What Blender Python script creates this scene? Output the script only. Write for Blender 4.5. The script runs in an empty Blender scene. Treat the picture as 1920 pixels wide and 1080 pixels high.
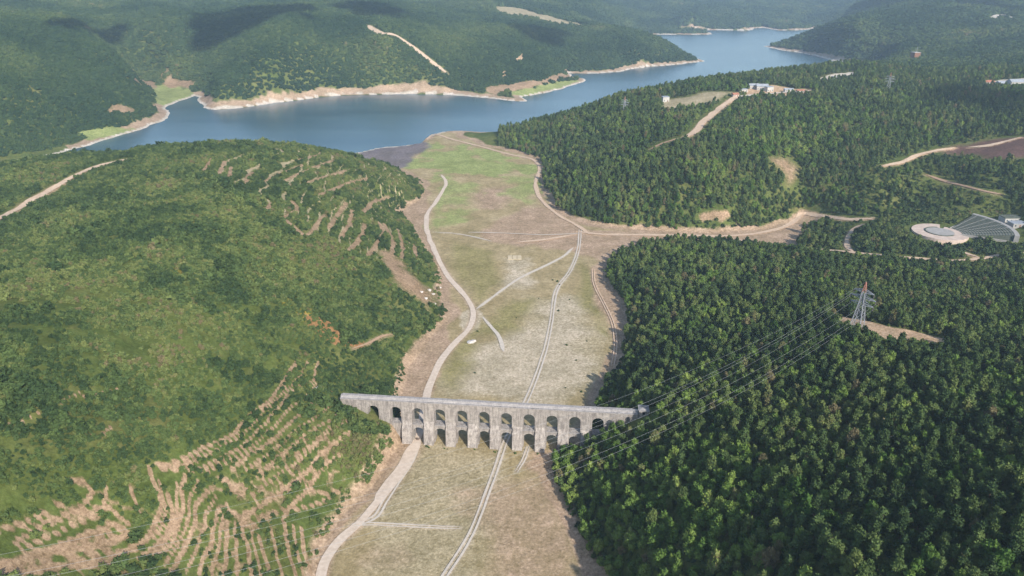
import bpy, bmesh, math, random
import numpy as np
from mathutils import Vector, Matrix

# ------------------------------------------------------------------ camera, sky, sun, exposure
scene = bpy.context.scene
CAM_H, FPX, PITCH = 225.0, 1371.0, math.radians(23.6)      # focal length in pixels of a 1920 px wide frame
cam_d = bpy.data.cameras.new("camera")
cam = bpy.data.objects.new("camera", cam_d)
scene.collection.objects.link(cam)
cam.location = (0, 0, CAM_H)
cam.rotation_euler = (math.pi / 2 - PITCH, 0, 0)
cam_d.sensor_width = 36.0
cam_d.lens = 36.0 * FPX / 1920.0
cam_d.clip_start = 1.0
cam_d.clip_end = 40000.0
scene.camera = cam

SUN_ELEV = math.radians(31)
SUN_AZ = math.atan2(0.50, -0.866)                            # compass-like: x = sin, y = cos
SUN_DIR = Vector((math.sin(SUN_AZ) * math.cos(SUN_ELEV), math.cos(SUN_AZ) * math.cos(SUN_ELEV), math.sin(SUN_ELEV)))
world = bpy.data.worlds.new("World")
scene.world = world
world.use_nodes = True
wn = world.node_tree
bg = wn.nodes["Background"]
sky = wn.nodes.new("ShaderNodeTexSky")
sky.sky_type = 'NISHITA'
sky.sun_disc = False
sky.sun_elevation = SUN_ELEV
sky.sun_rotation = SUN_AZ
wn.links.new(sky.outputs[0], bg.inputs[0])
bg.inputs[1].default_value = 0.15
sun_d = bpy.data.lights.new("sun", 'SUN')
sun_d.energy = 4.3
sun_d.angle = math.radians(0.6)
sun_d.color = (1.0, 0.95, 0.87)
sun = bpy.data.objects.new("sun", sun_d)
scene.collection.objects.link(sun)
sun.rotation_euler = SUN_DIR.to_track_quat('Z', 'Y').to_euler()
scene.view_settings.view_transform = 'Standard'
scene.view_settings.look = 'None'
scene.view_settings.gamma = 1.0
scene.view_settings.exposure = 0.5
scene.render.engine = 'CYCLES'
scene.cycles.max_bounces = 5
scene.cycles.volume_bounces = 1

COL = scene.collection
rng = np.random.default_rng(7)
R = random.Random(11)

# ------------------------------------------------------------------ small helpers
CP, SP = math.cos(PITCH), math.sin(PITCH)

def ray(px, py):
    a = (px - 960) / FPX
    b = (540 - py) / FPX
    return a, CP + b * SP, -SP + b * CP

def at(px, py, z=0.0):
    x, y, d = ray(px, py)
    t = (z - CAM_H) / d
    return (x * t, y * t)

def to_pix(x, y, z):
    z = z - CAM_H
    dep = y * CP - z * SP
    up = y * SP + z * CP
    dep = np.maximum(dep, 1e-3)
    return 960 + FPX * x / dep, 540 - FPX * up / dep

def tag(o, label=None, cat=None, group=None, kind=None):
    if label: o["label"] = label
    if cat: o["category"] = cat
    if group: o["group"] = group
    if kind: o["kind"] = kind
    return o

def empty(name, loc, rz=0.0):
    o = bpy.data.objects.new(name, None)
    o.empty_display_size = 1.0
    o.location = loc
    o.rotation_euler = (0, 0, rz)
    COL.objects.link(o)
    return o

def mesh_obj(name, verts, faces, mat=None, parent=None, smooth=False):
    me = bpy.data.meshes.new(name)
    me.from_pydata([tuple(v) for v in verts], [], [tuple(f) for f in faces])
    me.update()
    if smooth:
        me.polygons.foreach_set("use_smooth", [True] * len(me.polygons))
    o = bpy.data.objects.new(name, me)
    if mat: me.materials.append(mat)
    COL.objects.link(o)
    if parent: o.parent = parent
    return o

class MB:
    """collects simple solids into one mesh"""
    def __init__(s): s.v = []; s.f = []
    def add(s, vs, fs):
        n = len(s.v)
        s.v += [tuple(v) for v in vs]
        s.f += [tuple(i + n for i in f) for f in fs]
    def hexa(s, b, t):
        """b, t: four bottom and four top corners, counter-clockwise from above"""
        s.add(list(b) + list(t), [(3, 2, 1, 0), (4, 5, 6, 7), (0, 1, 5, 4), (1, 2, 6, 5), (2, 3, 7, 6), (3, 0, 4, 7)])
    def box(s, x0, x1, y0, y1, z0, z1):
        s.hexa([(x0, y0, z0), (x1, y0, z0), (x1, y1, z0), (x0, y1, z0)],
               [(x0, y0, z1), (x1, y0, z1), (x1, y1, z1), (x0, y1, z1)])
    def bar(s, p, q, w):
        p = Vector(p); q = Vector(q)
        d = (q - p).normalized()
        u = d.cross(Vector((0, 0, 1)))
        if u.length < 0.01: u = Vector((1, 0, 0))
        u = u.normalized() * w * .5
        v = d.cross(u).normalized() * w * .5
        s.hexa([p - u - v, p + u - v, p + u + v, p - u + v], [q - u - v, q + u - v, q + u + v, q - u + v])
    def build(s, name, mat, parent=None): return mesh_obj(name, s.v, s.f, mat, parent)

# value noise, fractal
def _hash(ix, iy, seed):
    h = (ix.astype(np.int64) * 374761393 + iy.astype(np.int64) * 668265263 + seed * 974634777) & 0x7fffffff
    h = ((h ^ (h >> 13)) * 1274126177) & 0x7fffffff
    return ((h ^ (h >> 16)) & 0xffff) / 65535.0

def vnoise(x, y, seed=0):
    ix = np.floor(x); iy = np.floor(y)
    fx = x - ix; fy = y - iy
    fx = fx * fx * (3 - 2 * fx); fy = fy * fy * (3 - 2 * fy)
    a = _hash(ix, iy, seed); b = _hash(ix + 1, iy, seed)
    c = _hash(ix, iy + 1, seed); d = _hash(ix + 1, iy + 1, seed)
    return (a * (1 - fx) + b * fx) * (1 - fy) + (c * (1 - fx) + d * fx) * fy

def fbm(x, y, seed=0, oct=4):
    s = 0; a = .5; t = 0
    for k in range(oct):
        s = s + a * vnoise(x * 2 ** k + 17.3 * k, y * 2 ** k - 9.1 * k, seed + k); t += a; a *= .5
    return s / t

def seg_dist(x, y, P, closed=False):
    """distance of points to a polyline"""
    P = np.asarray(P, float)
    n = len(P)
    best = np.full(x.shape, 1e18)
    for i in range(n if closed else n - 1):
        a = P[i]; b = P[(i + 1) % n]
        dx, dy = b - a
        L = dx * dx + dy * dy + 1e-9
        t = np.clip(((x - a[0]) * dx + (y - a[1]) * dy) / L, 0, 1)
        d = (x - a[0] - t * dx) ** 2 + (y - a[1] - t * dy) ** 2
        np.minimum(best, d, out=best)
    return np.sqrt(best)

def inside(x, y, P):
    P = np.asarray(P, float)
    r = np.zeros(x.shape, bool)
    n = len(P)
    for i in range(n):
        ax, ay = P[i]; bx, by = P[(i + 1) % n]
        if ay == by: continue
        c = ((ay > y) != (by > y)) & (x < (bx - ax) * (y - ay) / (by - ay) + ax)
        r ^= c
    return r

def sdf(x, y, P):          # positive outside
    d = seg_dist(x, y, P, True)
    return np.where(inside(x, y, P), -d, d)

def smooth_line(pts, n=4):
    """Catmull-Rom resample of a polyline"""
    P = [np.array(p, float) for p in pts]
    P = [2 * P[0] - P[1]] + P + [2 * P[-1] - P[-2]]
    out = []
    for i in range(1, len(P) - 2):
        for k in range(n):
            t = k / n
            out.append(.5 * ((2 * P[i]) + (-P[i - 1] + P[i + 1]) * t + (2 * P[i - 1] - 5 * P[i] + 4 * P[i + 1] - P[i + 2]) * t * t
                             + (-P[i - 1] + 3 * P[i] - 3 * P[i + 1] + P[i + 2]) * t ** 3))
    out.append(P[-2])
    return out

# ------------------------------------------------------------------ the lie of the land
LAKE_Z = -3.0
lake_px = [(-160, 352), (0, 312), (100, 291), (190, 265), (260, 244), (310, 224), (321, 215), (308, 203), (340, 188), (366, 179),
           (372, 192), (384, 202), (402, 206), (450, 202), (520, 193), (600, 182), (650, 179), (700, 177), (780, 176), (850, 178),
           (920, 184), (960, 189), (986, 190), (986, 187), (975, 182), (1010, 177), (1050, 168), (1080, 158), (1099, 151), (1090, 147), (1070, 143),
           (1066, 137), (1085, 138), (1117, 138), (1160, 135), (1190, 128), (1220, 125), (1280, 120), (1321, 115), (1306, 110), (1290, 103),
           (1275, 96), (1250, 88), (1215, 78), (1185, 71), (1182, 65), (1220, 64.5), (1280, 65), (1337, 64.5), (1330, 61), (1280, 59), (1200, 58),
           (1200, 55), (1323, 56), (1347, 56.5), (1380, 57), (1407, 57), (1413, 53), (1430, 52), (1460, 57), (1493, 57), (1513, 55.5), (1545, 50),
           (1560, 56), (1535, 66), (1500, 76), (1463, 83), (1433, 87), (1460, 93), (1493, 98), (1527, 104), (1560, 114), (1592, 120),
           (1640, 128), (1600, 145), (1530, 156), (1450, 164), (1347, 175), (1280, 187), (1200, 203), (1140, 219), (1060, 236), (973, 246),
           (900, 248), (870, 245), (840, 246), (813, 252), (797, 260), (790, 268), (765, 272), (720, 276), (690, 282), (660, 289), (620, 300), (450, 308), (300, 315),
           (100, 327), (0, 338)]
floor_px = [(640, 292), (690, 306), (745, 318), (770, 330), (800, 345), (790, 375), (742, 400), (775, 425), (795, 450), (815, 480), (825, 510),
            (838, 560), (848, 590), (835, 605), (800, 640), (788, 660), (775, 690), (760, 725), (755, 745), (757, 790), (757, 828), (742, 850),
            (712, 895), (690, 925), (655, 960), (630, 985), (605, 1030), (590, 1080), (560, 1300), (1200, 1300), (1118, 1080), (1102, 1050),
            (1080, 1000), (1057, 950), (1045, 925), (1035, 895), (1037, 868), (1062, 845), (1085, 820), (1110, 760), (1120, 730), (1150, 690),
            (1165, 650), (1172, 610), (1160, 570), (1135, 530), (1130, 500), (1145, 485), (1165, 472), (1200, 460), (1260, 455), (1330, 453),
            (1400, 457), (1480, 462), (1500, 440), (1530, 410), (1505, 400), (1480, 415), (1450, 425), (1400, 431), (1330, 436), (1250, 435), (1180, 430),
            (1110, 420), (1085, 413), (1050, 398), (1030, 375), (1013, 350), (1020, 325), (1012, 305), (1005, 293), (960, 283), (903, 268),
            (858, 254), (866, 247), (830, 245), (790, 262), (760, 268), (700, 274)]
LAKE = np.array([at(p[0], p[1], LAKE_Z) for p in lake_px])
FLOOR = np.array([at(p[0], p[1], -1.0) for p in floor_px])

# hill heights: (pixel x, pixel y, metres above the valley floor)
ctrl = [  # left foreground hill
    (-300, 320, 45), (0, 307, 46), (90, 292, 48), (160, 287, 50), (310, 269, 58), (430, 263, 62), (560, 272, 55), (650, 291, 42), (740, 312, 22),
    (0, 400, 55), (120, 350, 54), (300, 330, 60), (500, 330, 57), (640, 370, 40), (740, 370, 14), (700, 440, 24), (600, 440, 42), (450, 420, 62), (250, 450, 68),
    (0, 500, 68), (100, 600, 74), (350, 560, 62), (520, 540, 48), (640, 540, 34), (740, 540, 20), (800, 560, 8),
    (600, 640, 30), (700, 650, 17), (640, 700, 21), (600, 735, 23), (500, 700, 34), (300, 700, 54), (100, 750, 70), (-200, 700, 85),
    (0, 900, 66), (200, 870, 52), (350, 850, 41), (480, 800, 31), (580, 790, 24), (650, 800, 18.5), (690, 830, 11.5), (665, 772, 18.5), (700, 785, 13), (742, 794, 10), (752, 800, 7), (745, 826, 5), (690, 800, 14), (720, 812, 10), (700, 860, 8), (725, 835, 7),
    (600, 880, 13), (520, 920, 18), (430, 950, 24), (330, 980, 30), (200, 980, 40), (50, 1000, 52), (150, 1080, 38), (350, 1080, 22), (500, 1060, 11),
    (0, 1200, 45), (300, 1250, 22), (-300, 1100, 78), (-500, 500, 85), (-400, 900, 90),
    # right foreground hill
    (1210, 765, 22.5), (1170, 790, 17), (1120, 815, 8), (1150, 720, 5), (1250, 700, 18), (1200, 560, 8), (1300, 600, 22), (1300, 520, 14), (1250, 470, 4), (1400, 480, 7),
    (1400, 560, 24), (1500, 520, 22), (1500, 620, 38), (1610, 618, 48), (1700, 610, 46), (1790, 640, 48), (1900, 560, 32), (1700, 540, 28), (1600, 490, 14), (1900, 500, 16), (1750, 487, 13),
    (1350, 750, 36), (1500, 780, 48), (1650, 760, 56), (1850, 780, 66), (1300, 870, 34), (1180, 870, 20), (1120, 920, 10), (1150, 1000, 13), (1300, 1000, 36), (1500, 950, 56), (1700, 950, 68),
    (1900, 950, 78), (1250, 1080, 28), (1600, 1080, 66), (1900, 1080, 80), (1400, 1250, 40), (2100, 700, 70), (2200, 1000, 90),
    # branch valley and amphitheatre
    (1520, 402, 3), (1600, 410, 8), (1640, 460, 11), (1700, 425, 16), (1500, 462, 5), (1585, 465, 9), (1745, 430, 15), (1790, 435, 16), (1830, 475, 15), (1900, 470, 16), (1900, 400, 24), (2100, 450, 22),
    # middle hill on the right
    (1060, 370, 8), (1050, 300, 9), (900, 252, 3), (960, 238, 9), (1000, 226, 16), (1050, 215, 25), (1100, 202, 36), (1150, 187, 47), (1200, 174, 56), (1290, 158, 62), (1350, 152, 64), (1420, 142, 64), (1500, 134, 64), (1560, 127, 65), (1600, 123, 65),
    (1100, 250, 23), (1100, 330, 21), (1200, 240, 44), (1200, 330, 30), (1150, 390, 10), (1250, 400, 12), (1300, 250, 52), (1300, 320, 38), (1350, 400, 14), (1420, 170, 62),
    (1250, 185, 56), (1480, 170, 62), (1400, 220, 55), (1450, 300, 40), (1450, 370, 18), (1500, 250, 48), (1550, 340, 28), (1600, 200, 62), (1600, 280, 44), (1650, 330, 36), (1560, 380, 12),
    (1700, 150, 62), (1750, 240, 52), (1800, 290, 44), (1750, 350, 28), (1700, 390, 16), (1850, 350, 36), (1900, 290, 52), (1850, 180, 66), (1900, 150, 74), (2100, 200, 80), (2100, 350, 60), (1750, 175, 64), (1920, 215, 62),
    # far right hill
    (1480, 80, 14), (1530, 61, 48), (1560, 54, 66), (1600, 46, 88), (1680, 43, 94), (1750, 42, 96), (1850, 44, 96), (1950, 45, 96), (1600, 75, 52), (1650, 100, 34), (1700, 90, 55), (1750, 115, 50), (1850, 90, 66), (1900, 120, 66), (1560, 95, 22),
    (1640, 118, 20), (1800, 130, 60), (2100, 90, 90), (1715, 112, 52),
    # far shore, behind the lake
    (600, 150, 30), (450, 175, 26), (400, 140, 50), (500, 100, 80), (680, 45, 112), (560, 60, 108), (720, 70, 96), (780, 90, 84), (830, 130, 46), (700, 150, 28), (900, 165, 10), (900, 130, 34), (850, 60, 84), (1000, 155, 14), (1040, 120, 24),
    (960, 85, 62), (1000, 60, 80), (1100, 110, 20), (1100, 70, 56), (1200, 95, 36), (1240, 80, 40), (1200, 67, 46), (1150, 62, 58), (950, 35, 84), (1050, 45, 62), (1150, 58, 26), (1180, 50, 20),
    (300, 152, 3), (330, 165, 0), (260, 150, 8), (290, 185, -1), (270, 215, 8), (200, 235, 10), (130, 245, 8), (230, 190, 30), (300, 120, 40), (220, 120, 55), (100, 200, 42), (0, 230, 36), (60, 265, 10), (0, 150, 80), (100, 100, 96), (200, 80, 104),
    (300, 60, 100), (400, 45, 96), (0, 60, 130), (150, 40, 130), (-200, 100, 120), (-200, 200, 70), (-100, 270, 20), (300, 25, 130), (450, 25, 120), (600, 20, 130), (700, 10, 120), (800, 25, 100), (0, 20, 150),
    (900, 12, 110), (1000, 10, 100), (1000, 28, 84), (1100, 15, 90), (1100, 38, 50), (1200, 30, 50), (1200, 10, 90), (1300, 30, 40), (1300, 10, 90), (1400, 38, 24), (1420, 45, 8), (1400, 15, 80), (1500, 35, 40), (1500, 12, 90), (1580, 30, 40), (1600, 8, 100),
    (1700, 15, 80), (1750, 25, 60), (1850, 8, 110), (1900, 22, 80), (2100, 10, 120), (2100, 40, 90),
]
cpts = [(*at(px, py, z), z) for px, py, z in ctrl]
for k in range(-6, 7):                                     # the land beyond the top of the frame
    a = k * math.radians(8.5)
    cpts.append((8500 * math.sin(a), 8500 * math.cos(a), 120 + 40 * math.sin(k * 2.1)))
    cpts.append((6300 * math.sin(a), 6300 * math.cos(a), 110 + 35 * math.sin(k * 1.7 + 1)))
cpts += [(-90, 90, 60), (0, 60, 5), (110, 70, 40), (260, 120, 90), (-260, 120, 92), (-160, 66, 92)]
for P, z in ((LAKE, LAKE_Z), (FLOOR, 0.0)):
    for i in range(len(P)):
        a = P[i]; b = P[(i + 1) % len(P)]
        cpts.append((a[0], a[1], z))
        if np.hypot(*(b - a)) > 60: cpts.append(((a[0] + b[0]) / 2, (a[1] + b[1]) / 2, z))
cpts = np.array(cpts)
def uv(x, y): return np.arctan2(x, y) * 1.0, np.log(np.hypot(x, y)) * 0.55
cu, cv = uv(cpts[:, 0], cpts[:, 1])
key = np.unique(np.round(np.c_[cu, cv], 3), axis=0, return_index=True)[1]
cu, cv, cz = cu[key], cv[key], cpts[key, 2]
EPS2 = 0.008 ** 2
K = np.sqrt((cu[:, None] - cu) ** 2 + (cv[:, None] - cv) ** 2 + EPS2)
K[np.diag_indices(len(cu))] -= 0.004                       # a little smoothing
Wt = np.linalg.solve(np.block([[K, np.ones((len(cu), 1))], [np.ones((1, len(cu))), np.zeros((1, 1))]]), np.r_[cz, 0])

TH0, TH1, NT = -math.radians(64), math.radians(64), 1340
R0, R1, NR = 30.0, 9000.0, 860
th = np.linspace(TH0, TH1, NT)
# radial spacing: finer on screen where the land is seen at a slant
lr = np.linspace(math.log(R0), math.log(R1), NR)
TH, LR = np.meshgrid(th, lr)                               # rows = radius
RR = np.exp(LR)
X = RR * np.sin(TH); Y = RR * np.cos(TH)

# smooth hill surface on a coarse grid, then interpolated
ct = np.linspace(TH0, TH1, 290); cl = np.linspace(lr[0], lr[-1], 230)
CT, CL = np.meshgrid(ct, cl)
base = np.full(CT.shape, Wt[-1])
for i in range(len(cu)):
    base += Wt[i] * np.sqrt((CT - cu[i]) ** 2 + (CL * .55 - cv[i]) ** 2 + EPS2)
def bilin(A, fi, fj):
    i = np.clip(np.floor(fi).astype(int), 0, A.shape[0] - 2); j = np.clip(np.floor(fj).astype(int), 0, A.shape[1] - 2)
    a = np.clip(fi - i, 0, 1); b = np.clip(fj - j, 0, 1)
    return (A[i, j] * (1 - b) + A[i, j + 1] * b) * (1 - a) + (A[i + 1, j] * (1 - b) + A[i + 1, j + 1] * b) * a
Z = bilin(base, (LR - cl[0]) / (cl[1] - cl[0]), (TH - ct[0]) / (ct[1] - ct[0]))

# edges wander a little
wx = X + (fbm(X / 30, Y / 30, 5, 3) - .5) * 10 * np.clip(RR / 500, .5, 3)
wy = Y + (fbm(X / 30, Y / 30, 9, 3) - .5) * 10 * np.clip(RR / 500, .5, 3)
dF = sdf(wx, wy, FLOOR)
dL = sdf(X + (wx - X) * .6, Y + (wy - Y) * .6, LAKE)
floor_z = -np.clip((Y - 380) / 500, 0, 1) * 2.6
# relief noise, growing with height and distance
d = np.minimum(np.clip(dF, 0, None), np.clip(dL, 0, None))
hs = np.clip(d / (80 + 260 * np.clip((RR - 900) / 2200, 0, 1)), 0, 1)
far = np.clip((RR - 900) / 2200, 0, 1)
rel = (fbm(X / 120, Y / 120, 21, 4) - .5) * 9 * (1 - far) + ((1 - np.abs(fbm(X / 520, Y / 520, 33, 5) - .5) * 4) * 30 - 8) * far
Z = Z + rel * hs + (fbm(X / 25, Y / 25, 44, 3) - .5) * 2.4 * np.clip(d / 25, 0, 1)
bF = floor_z + 5.5 * (1 - np.exp(-np.clip(dF, 0, None) * .35 / 5.5))
bL = LAKE_Z + 5 * (1 - np.exp(-np.clip(dL, 0, None) * .25 / 5))
bank = np.minimum(bF, bL)
bl_ = np.clip(d / np.where((RR < 420) & (X < 0), 5.0, 9 + .02 * RR), 0, 1)
out = np.maximum(Z * bl_ + bank * (1 - bl_), np.minimum(bank, np.maximum(Z, bank * .8)))
z_floor = floor_z + (fbm(X / 16, Y / 16, 3, 3) - .5) * .5
Z = np.where(dF < 0, z_floor, out)
lake_in = dL < 0
Z = np.where(lake_in, np.minimum(LAKE_Z + .12 * dL, np.where(dF < 0, 99, 99)), Z)
Z = np.where(~lake_in, np.maximum(Z, LAKE_Z + np.minimum(.08 * dL, 1.0) + .02), Z)

def grid_ij(x, y):
    return (np.log(np.hypot(x, y)) - lr[0]) / (lr[1] - lr[0]), (np.arctan2(x, y) - TH0) / (th[1] - th[0])
def look(A, x, y):
    fi, fj = grid_ij(np.asarray(x, float), np.asarray(y, float))
    return bilin(A, fi, fj)
def hz(x, y): return look(Z, x, y)

def ground(px, py):
    """where the view ray through a pixel meets the land"""
    x, y, dz = ray(px, py)
    t = np.exp(np.linspace(math.log(60), math.log(9500), 1500))
    zz = CAM_H + dz * t
    g = hz(x * t, y * t)
    k = np.argmax(zz < g)
    if k == 0: k = len(t) - 1
    a = (zz[k - 1] - g[k - 1]); b = (g[k] - zz[k])
    tt = t[k - 1] + (t[k] - t[k - 1]) * a / (a + b + 1e-9)
    return (x * tt, y * tt)

def gpath(pts, n=4): return np.array([ground(*p) for p in smooth_line(pts, n)])
def gpoly(pts): return np.array([ground(*p) for p in pts])

# ------------------------------------------------------------------ tracks and clearings, laid on the land
# (name, label, pixels, width in metres, double wheel track, colour key)
TRACKS = [
    ("dirt_road", "pale dirt road along the left edge of the valley floor", [(828, 328), (836, 345), (820, 375), (802, 400), (800, 430), (815, 470), (838, 515), (868, 550), (888, 585), (880, 615), (848, 650), (822, 685), (804, 725), (797, 760), (790, 800), (778, 835), (752, 875), (728, 915), (700, 950), (668, 985), (632, 1020), (605, 1065), (595, 1110)], 5.0, 0, 'road'),
    ("dirt_track", "second wheel track beside the left road", [(786, 830), (770, 868), (745, 905), (722, 940), (705, 968), (670, 985), (640, 1005)], 3.6, 1, 'pale'),
    ("dirt_road", "wide worn apron of the road just in front of the aqueduct", [(786, 822), (770, 852), (748, 885), (725, 918), (705, 945)], 8.0, 0, 'road'),
    ("dirt_track", "straight diagonal track from the road fork to the crossroads", [(893, 580), (930, 553), (975, 522), (1020, 500), (1055, 482), (1075, 465)], 2.8, 0, 'pale'),
    ("dirt_track", "double wheel track down the middle of the valley floor", [(1088, 430), (1084, 470), (1068, 510), (1043, 545), (1034, 600), (1024, 650), (1008, 700), (990, 745), (968, 790), (947, 830), (930, 880), (908, 940), (882, 1005), (838, 1075), (815, 1110)], 3.8, 1, 'pale'),
    ("dirt_track", "faint cross track on the lower field", [(660, 985), (700, 983), (760, 986), (820, 989), (862, 990)], 2.6, 1, 'pale'),
    ("dirt_track", "short faint track beside the aqueduct piers", [(990, 838), (982, 862), (968, 885)], 2.6, 1, 'pale'),
    ("dirt_track", "short pale track fading out below the fork", [(905, 595), (922, 615), (935, 632), (945, 660)], 3.2, 0, 'pale'),
    ("dirt_road", "dirt road along the foot of the middle hill", [(800, 262), (815, 252), (850, 262), (905, 276), (960, 291), (1000, 300), (1012, 318), (1004, 345), (1015, 375), (1045, 402), (1085, 425), (1105, 440)], 5.0, 0, 'sand'),
    ("dirt_road", "sandy road up the branch valley", [(1085, 435), (1130, 440), (1200, 441), (1280, 442), (1360, 443), (1420, 438), (1465, 428), (1490, 415), (1505, 402), (1540, 405), (1590, 412), (1635, 410)], 6.0, 0, 'sand'),
    ("dirt_road", "long sandy road below the open-air theatre", [(1330, 446), (1420, 455), (1490, 463), (1560, 470), (1640, 478), (1720, 485), (1790, 489), (1840, 485), (1880, 478), (1935, 474)], 5.0, 0, 'sand'),
    ("dirt_track", "curved track climbing from the long sandy road", [(1600, 474), (1588, 462), (1590, 445), (1600, 430), (1618, 421)], 4.5, 0, 'sand'),
    ("dirt_track", "pale lane from the long sandy road up to the theatre stage", [(1835, 483), (1800, 472), (1770, 460), (1752, 448)], 4.0, 0, 'sand'),
    ("dirt_track", "thin track crossing the valley floor from the left road", [(812, 436), (850, 438), (890, 445), (922, 453)], 2.2, 0, 'pale'),
    ("dirt_track", "thin straight track from the valley floor to the crossroads", [(880, 436), (950, 438), (1020, 441), (1090, 438)], 2.0, 0, 'pale'),
    ("dirt_track", "pale worn track fanning into the crossroads", [(970, 455), (1020, 450), (1080, 440)], 4.0, 0, 'sand'),
    ("dirt_road", "dirt road over the crest of the left hill", [(-20, 418), (20, 400), (60, 376), (110, 348), (150, 325), (190, 310), (238, 299)], 7.5, 0, 'sand'),
    ("dirt_track", "track along the foot of the right forest", [(1112, 505), (1115, 535), (1135, 575), (1150, 610), (1154, 650), (1148, 690)], 3.0, 1, 'sand'),
    ("dirt_road", "wide dirt road down to the pine slope from the hilltop buildings", [(1385, 180), (1365, 192), (1345, 208), (1320, 228), (1305, 245), (1285, 258)], 9.0, 0, 'sand'),
    ("dirt_track", "narrow end of the hilltop dirt road", [(1285, 258), (1265, 262), (1240, 270), (1220, 280)], 4.5, 0, 'soil'),
    ("dirt_road", "straight dirt road on the hill across the lake", [(690, 48), (712, 62), (740, 66), (765, 82), (790, 100), (812, 118), (838, 138)], 11.0, 0, 'sand'),
    ("dirt_track", "short sandy track on the slope above the theatre", [(1655, 312), (1690, 305), (1720, 292), (1755, 283), (1790, 278)], 6.0, 0, 'sand'),
    ("dirt_track", "sandy track beside the red earth patch", [(1815, 277), (1850, 274), (1885, 266), (1915, 258)], 6.0, 0, 'sand'),
    ("dirt_track", "reddish track across the slope above the theatre", [(1735, 328), (1770, 340), (1810, 350), (1850, 360), (1880, 366)], 4.0, 0, 'soil'),
    ("dirt_track", "worn track on the wooded slope of the middle hill", [(1560, 275), (1590, 250), (1615, 232), (1635, 215)], 2.2, 0, 'soil'),
    ("dirt_road", "white road winding over the far right ridge", [(1858, 38), (1868, 30), (1882, 29), (1900, 36)], 16.0, 0, 'pale'),
    ("dirt_road", "pale access road in front of the hilltop buildings", [(1380, 182), (1420, 178), (1460, 175), (1500, 172), (1520, 171)], 7.0, 0, 'pale'),
    ("dirt_track", "bare track on the left hillside below the crest", [(660, 655), (690, 645), (715, 632), (735, 628)], 1.4, 0, 'soil'),
]
tpaths = [gpath(t[2], 5) for t in TRACKS]

# clearings: pixel polygon, soil kind, soft edge in metres
CLEAR = [
    ([(1575, 590), (1600, 598), (1640, 606), (1700, 618), (1745, 628), (1795, 640), (1780, 646), (1720, 642), (1660, 636), (1625, 622), (1590, 612)], 'sand', 2),
    ([(1515, 150), (1550, 142), (1590, 137), (1604, 133), (1598, 142), (1560, 149)], 'pale', 3),
    ([(1395, 168), (1450, 160), (1520, 168), (1520, 174), (1460, 180), (1400, 182)], 'sand', 3),
    ([(1240, 188), (1290, 182), (1360, 172), (1395, 172), (1350, 186), (1280, 202), (1255, 206)], 'dry', 14),
    ([(1310, 400), (1340, 394), (1375, 402), (1350, 414), (1315, 412)], 'soil', 3),
    ([(1445, 300), (1475, 296), (1500, 315), (1495, 350), (1475, 350), (1470, 325)], 'soil', 16),
    ([(1800, 285), (1850, 265), (1940, 255), (1940, 290), (1860, 300)], 'red', 16),
    ([(1840, 157), (1870, 151), (1930, 146), (1930, 160), (1880, 163)], 'pale', 3),
    ([(1614, 167), (1640, 166), (1642, 170), (1616, 171)], 'pale', 2),
    ([(570, 590), (620, 600), (680, 635), (675, 650), (630, 645), (580, 612)], 'orange', 2),
    ([(725, 475), (745, 500), (800, 540), (820, 575), (812, 595), (780, 570), (745, 530), (722, 500)], 'soil', 9),
    ([(270, 470), (330, 462), (350, 510), (310, 520), (275, 500)], 'yellow', 5),
    ([(520, 565), (560, 560), (590, 590), (560, 600), (530, 590)], 'yellow', 4),
    ([(590, 728), (625, 726), (625, 735), (595, 736)], 'orange', 2),
    ([(780, 640), (835, 600), (850, 640), (820, 690), (800, 760), (765, 770), (768, 690)], 'pink', 4),
    ([(915, 14), (985, 18), (1060, 38), (1100, 50), (1040, 46), (965, 32)], 'dry', 30),
    ([(250, 140), (315, 128), (312, 140), (290, 150), (256, 154)], 'soil', 8),
    ([(310, 150), (350, 146), (370, 158), (355, 165), (315, 160)], 'soil', 8),
    ([(285, 160), (330, 152), (366, 172), (340, 190), (315, 200), (290, 190)], 'lush', 8),
    ([(150, 248), (220, 240), (260, 240), (200, 258), (165, 262)], 'lush', 5),
    ([(940, 178), (1000, 165), (1070, 150), (1085, 152), (1050, 166), (985, 180)], 'lush', 4),
    ([(905, 168), (960, 158), (1010, 152), (1068, 140), (1080, 146), (1000, 164), (930, 178)], 'soil', 4),
    ([(200, 205), (250, 202), (250, 210), (205, 213)], 'soil', 6),
    ([(940, 132), (950, 132), (950, 146), (938, 146)], 'sand', 5),
    ([(972, 100), (982, 102), (978, 118), (968, 114)], 'sand', 5),
]
clear_w = [gpoly(c[0]) for c in CLEAR]

# amphitheatre site
STAGE = np.array(ground(1762, 437))
th_x = np.array(ground(1885, 428)) - STAGE
TH_ANG = math.atan2(th_x[1], th_x[0])
TH_Z = 15.0

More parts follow.
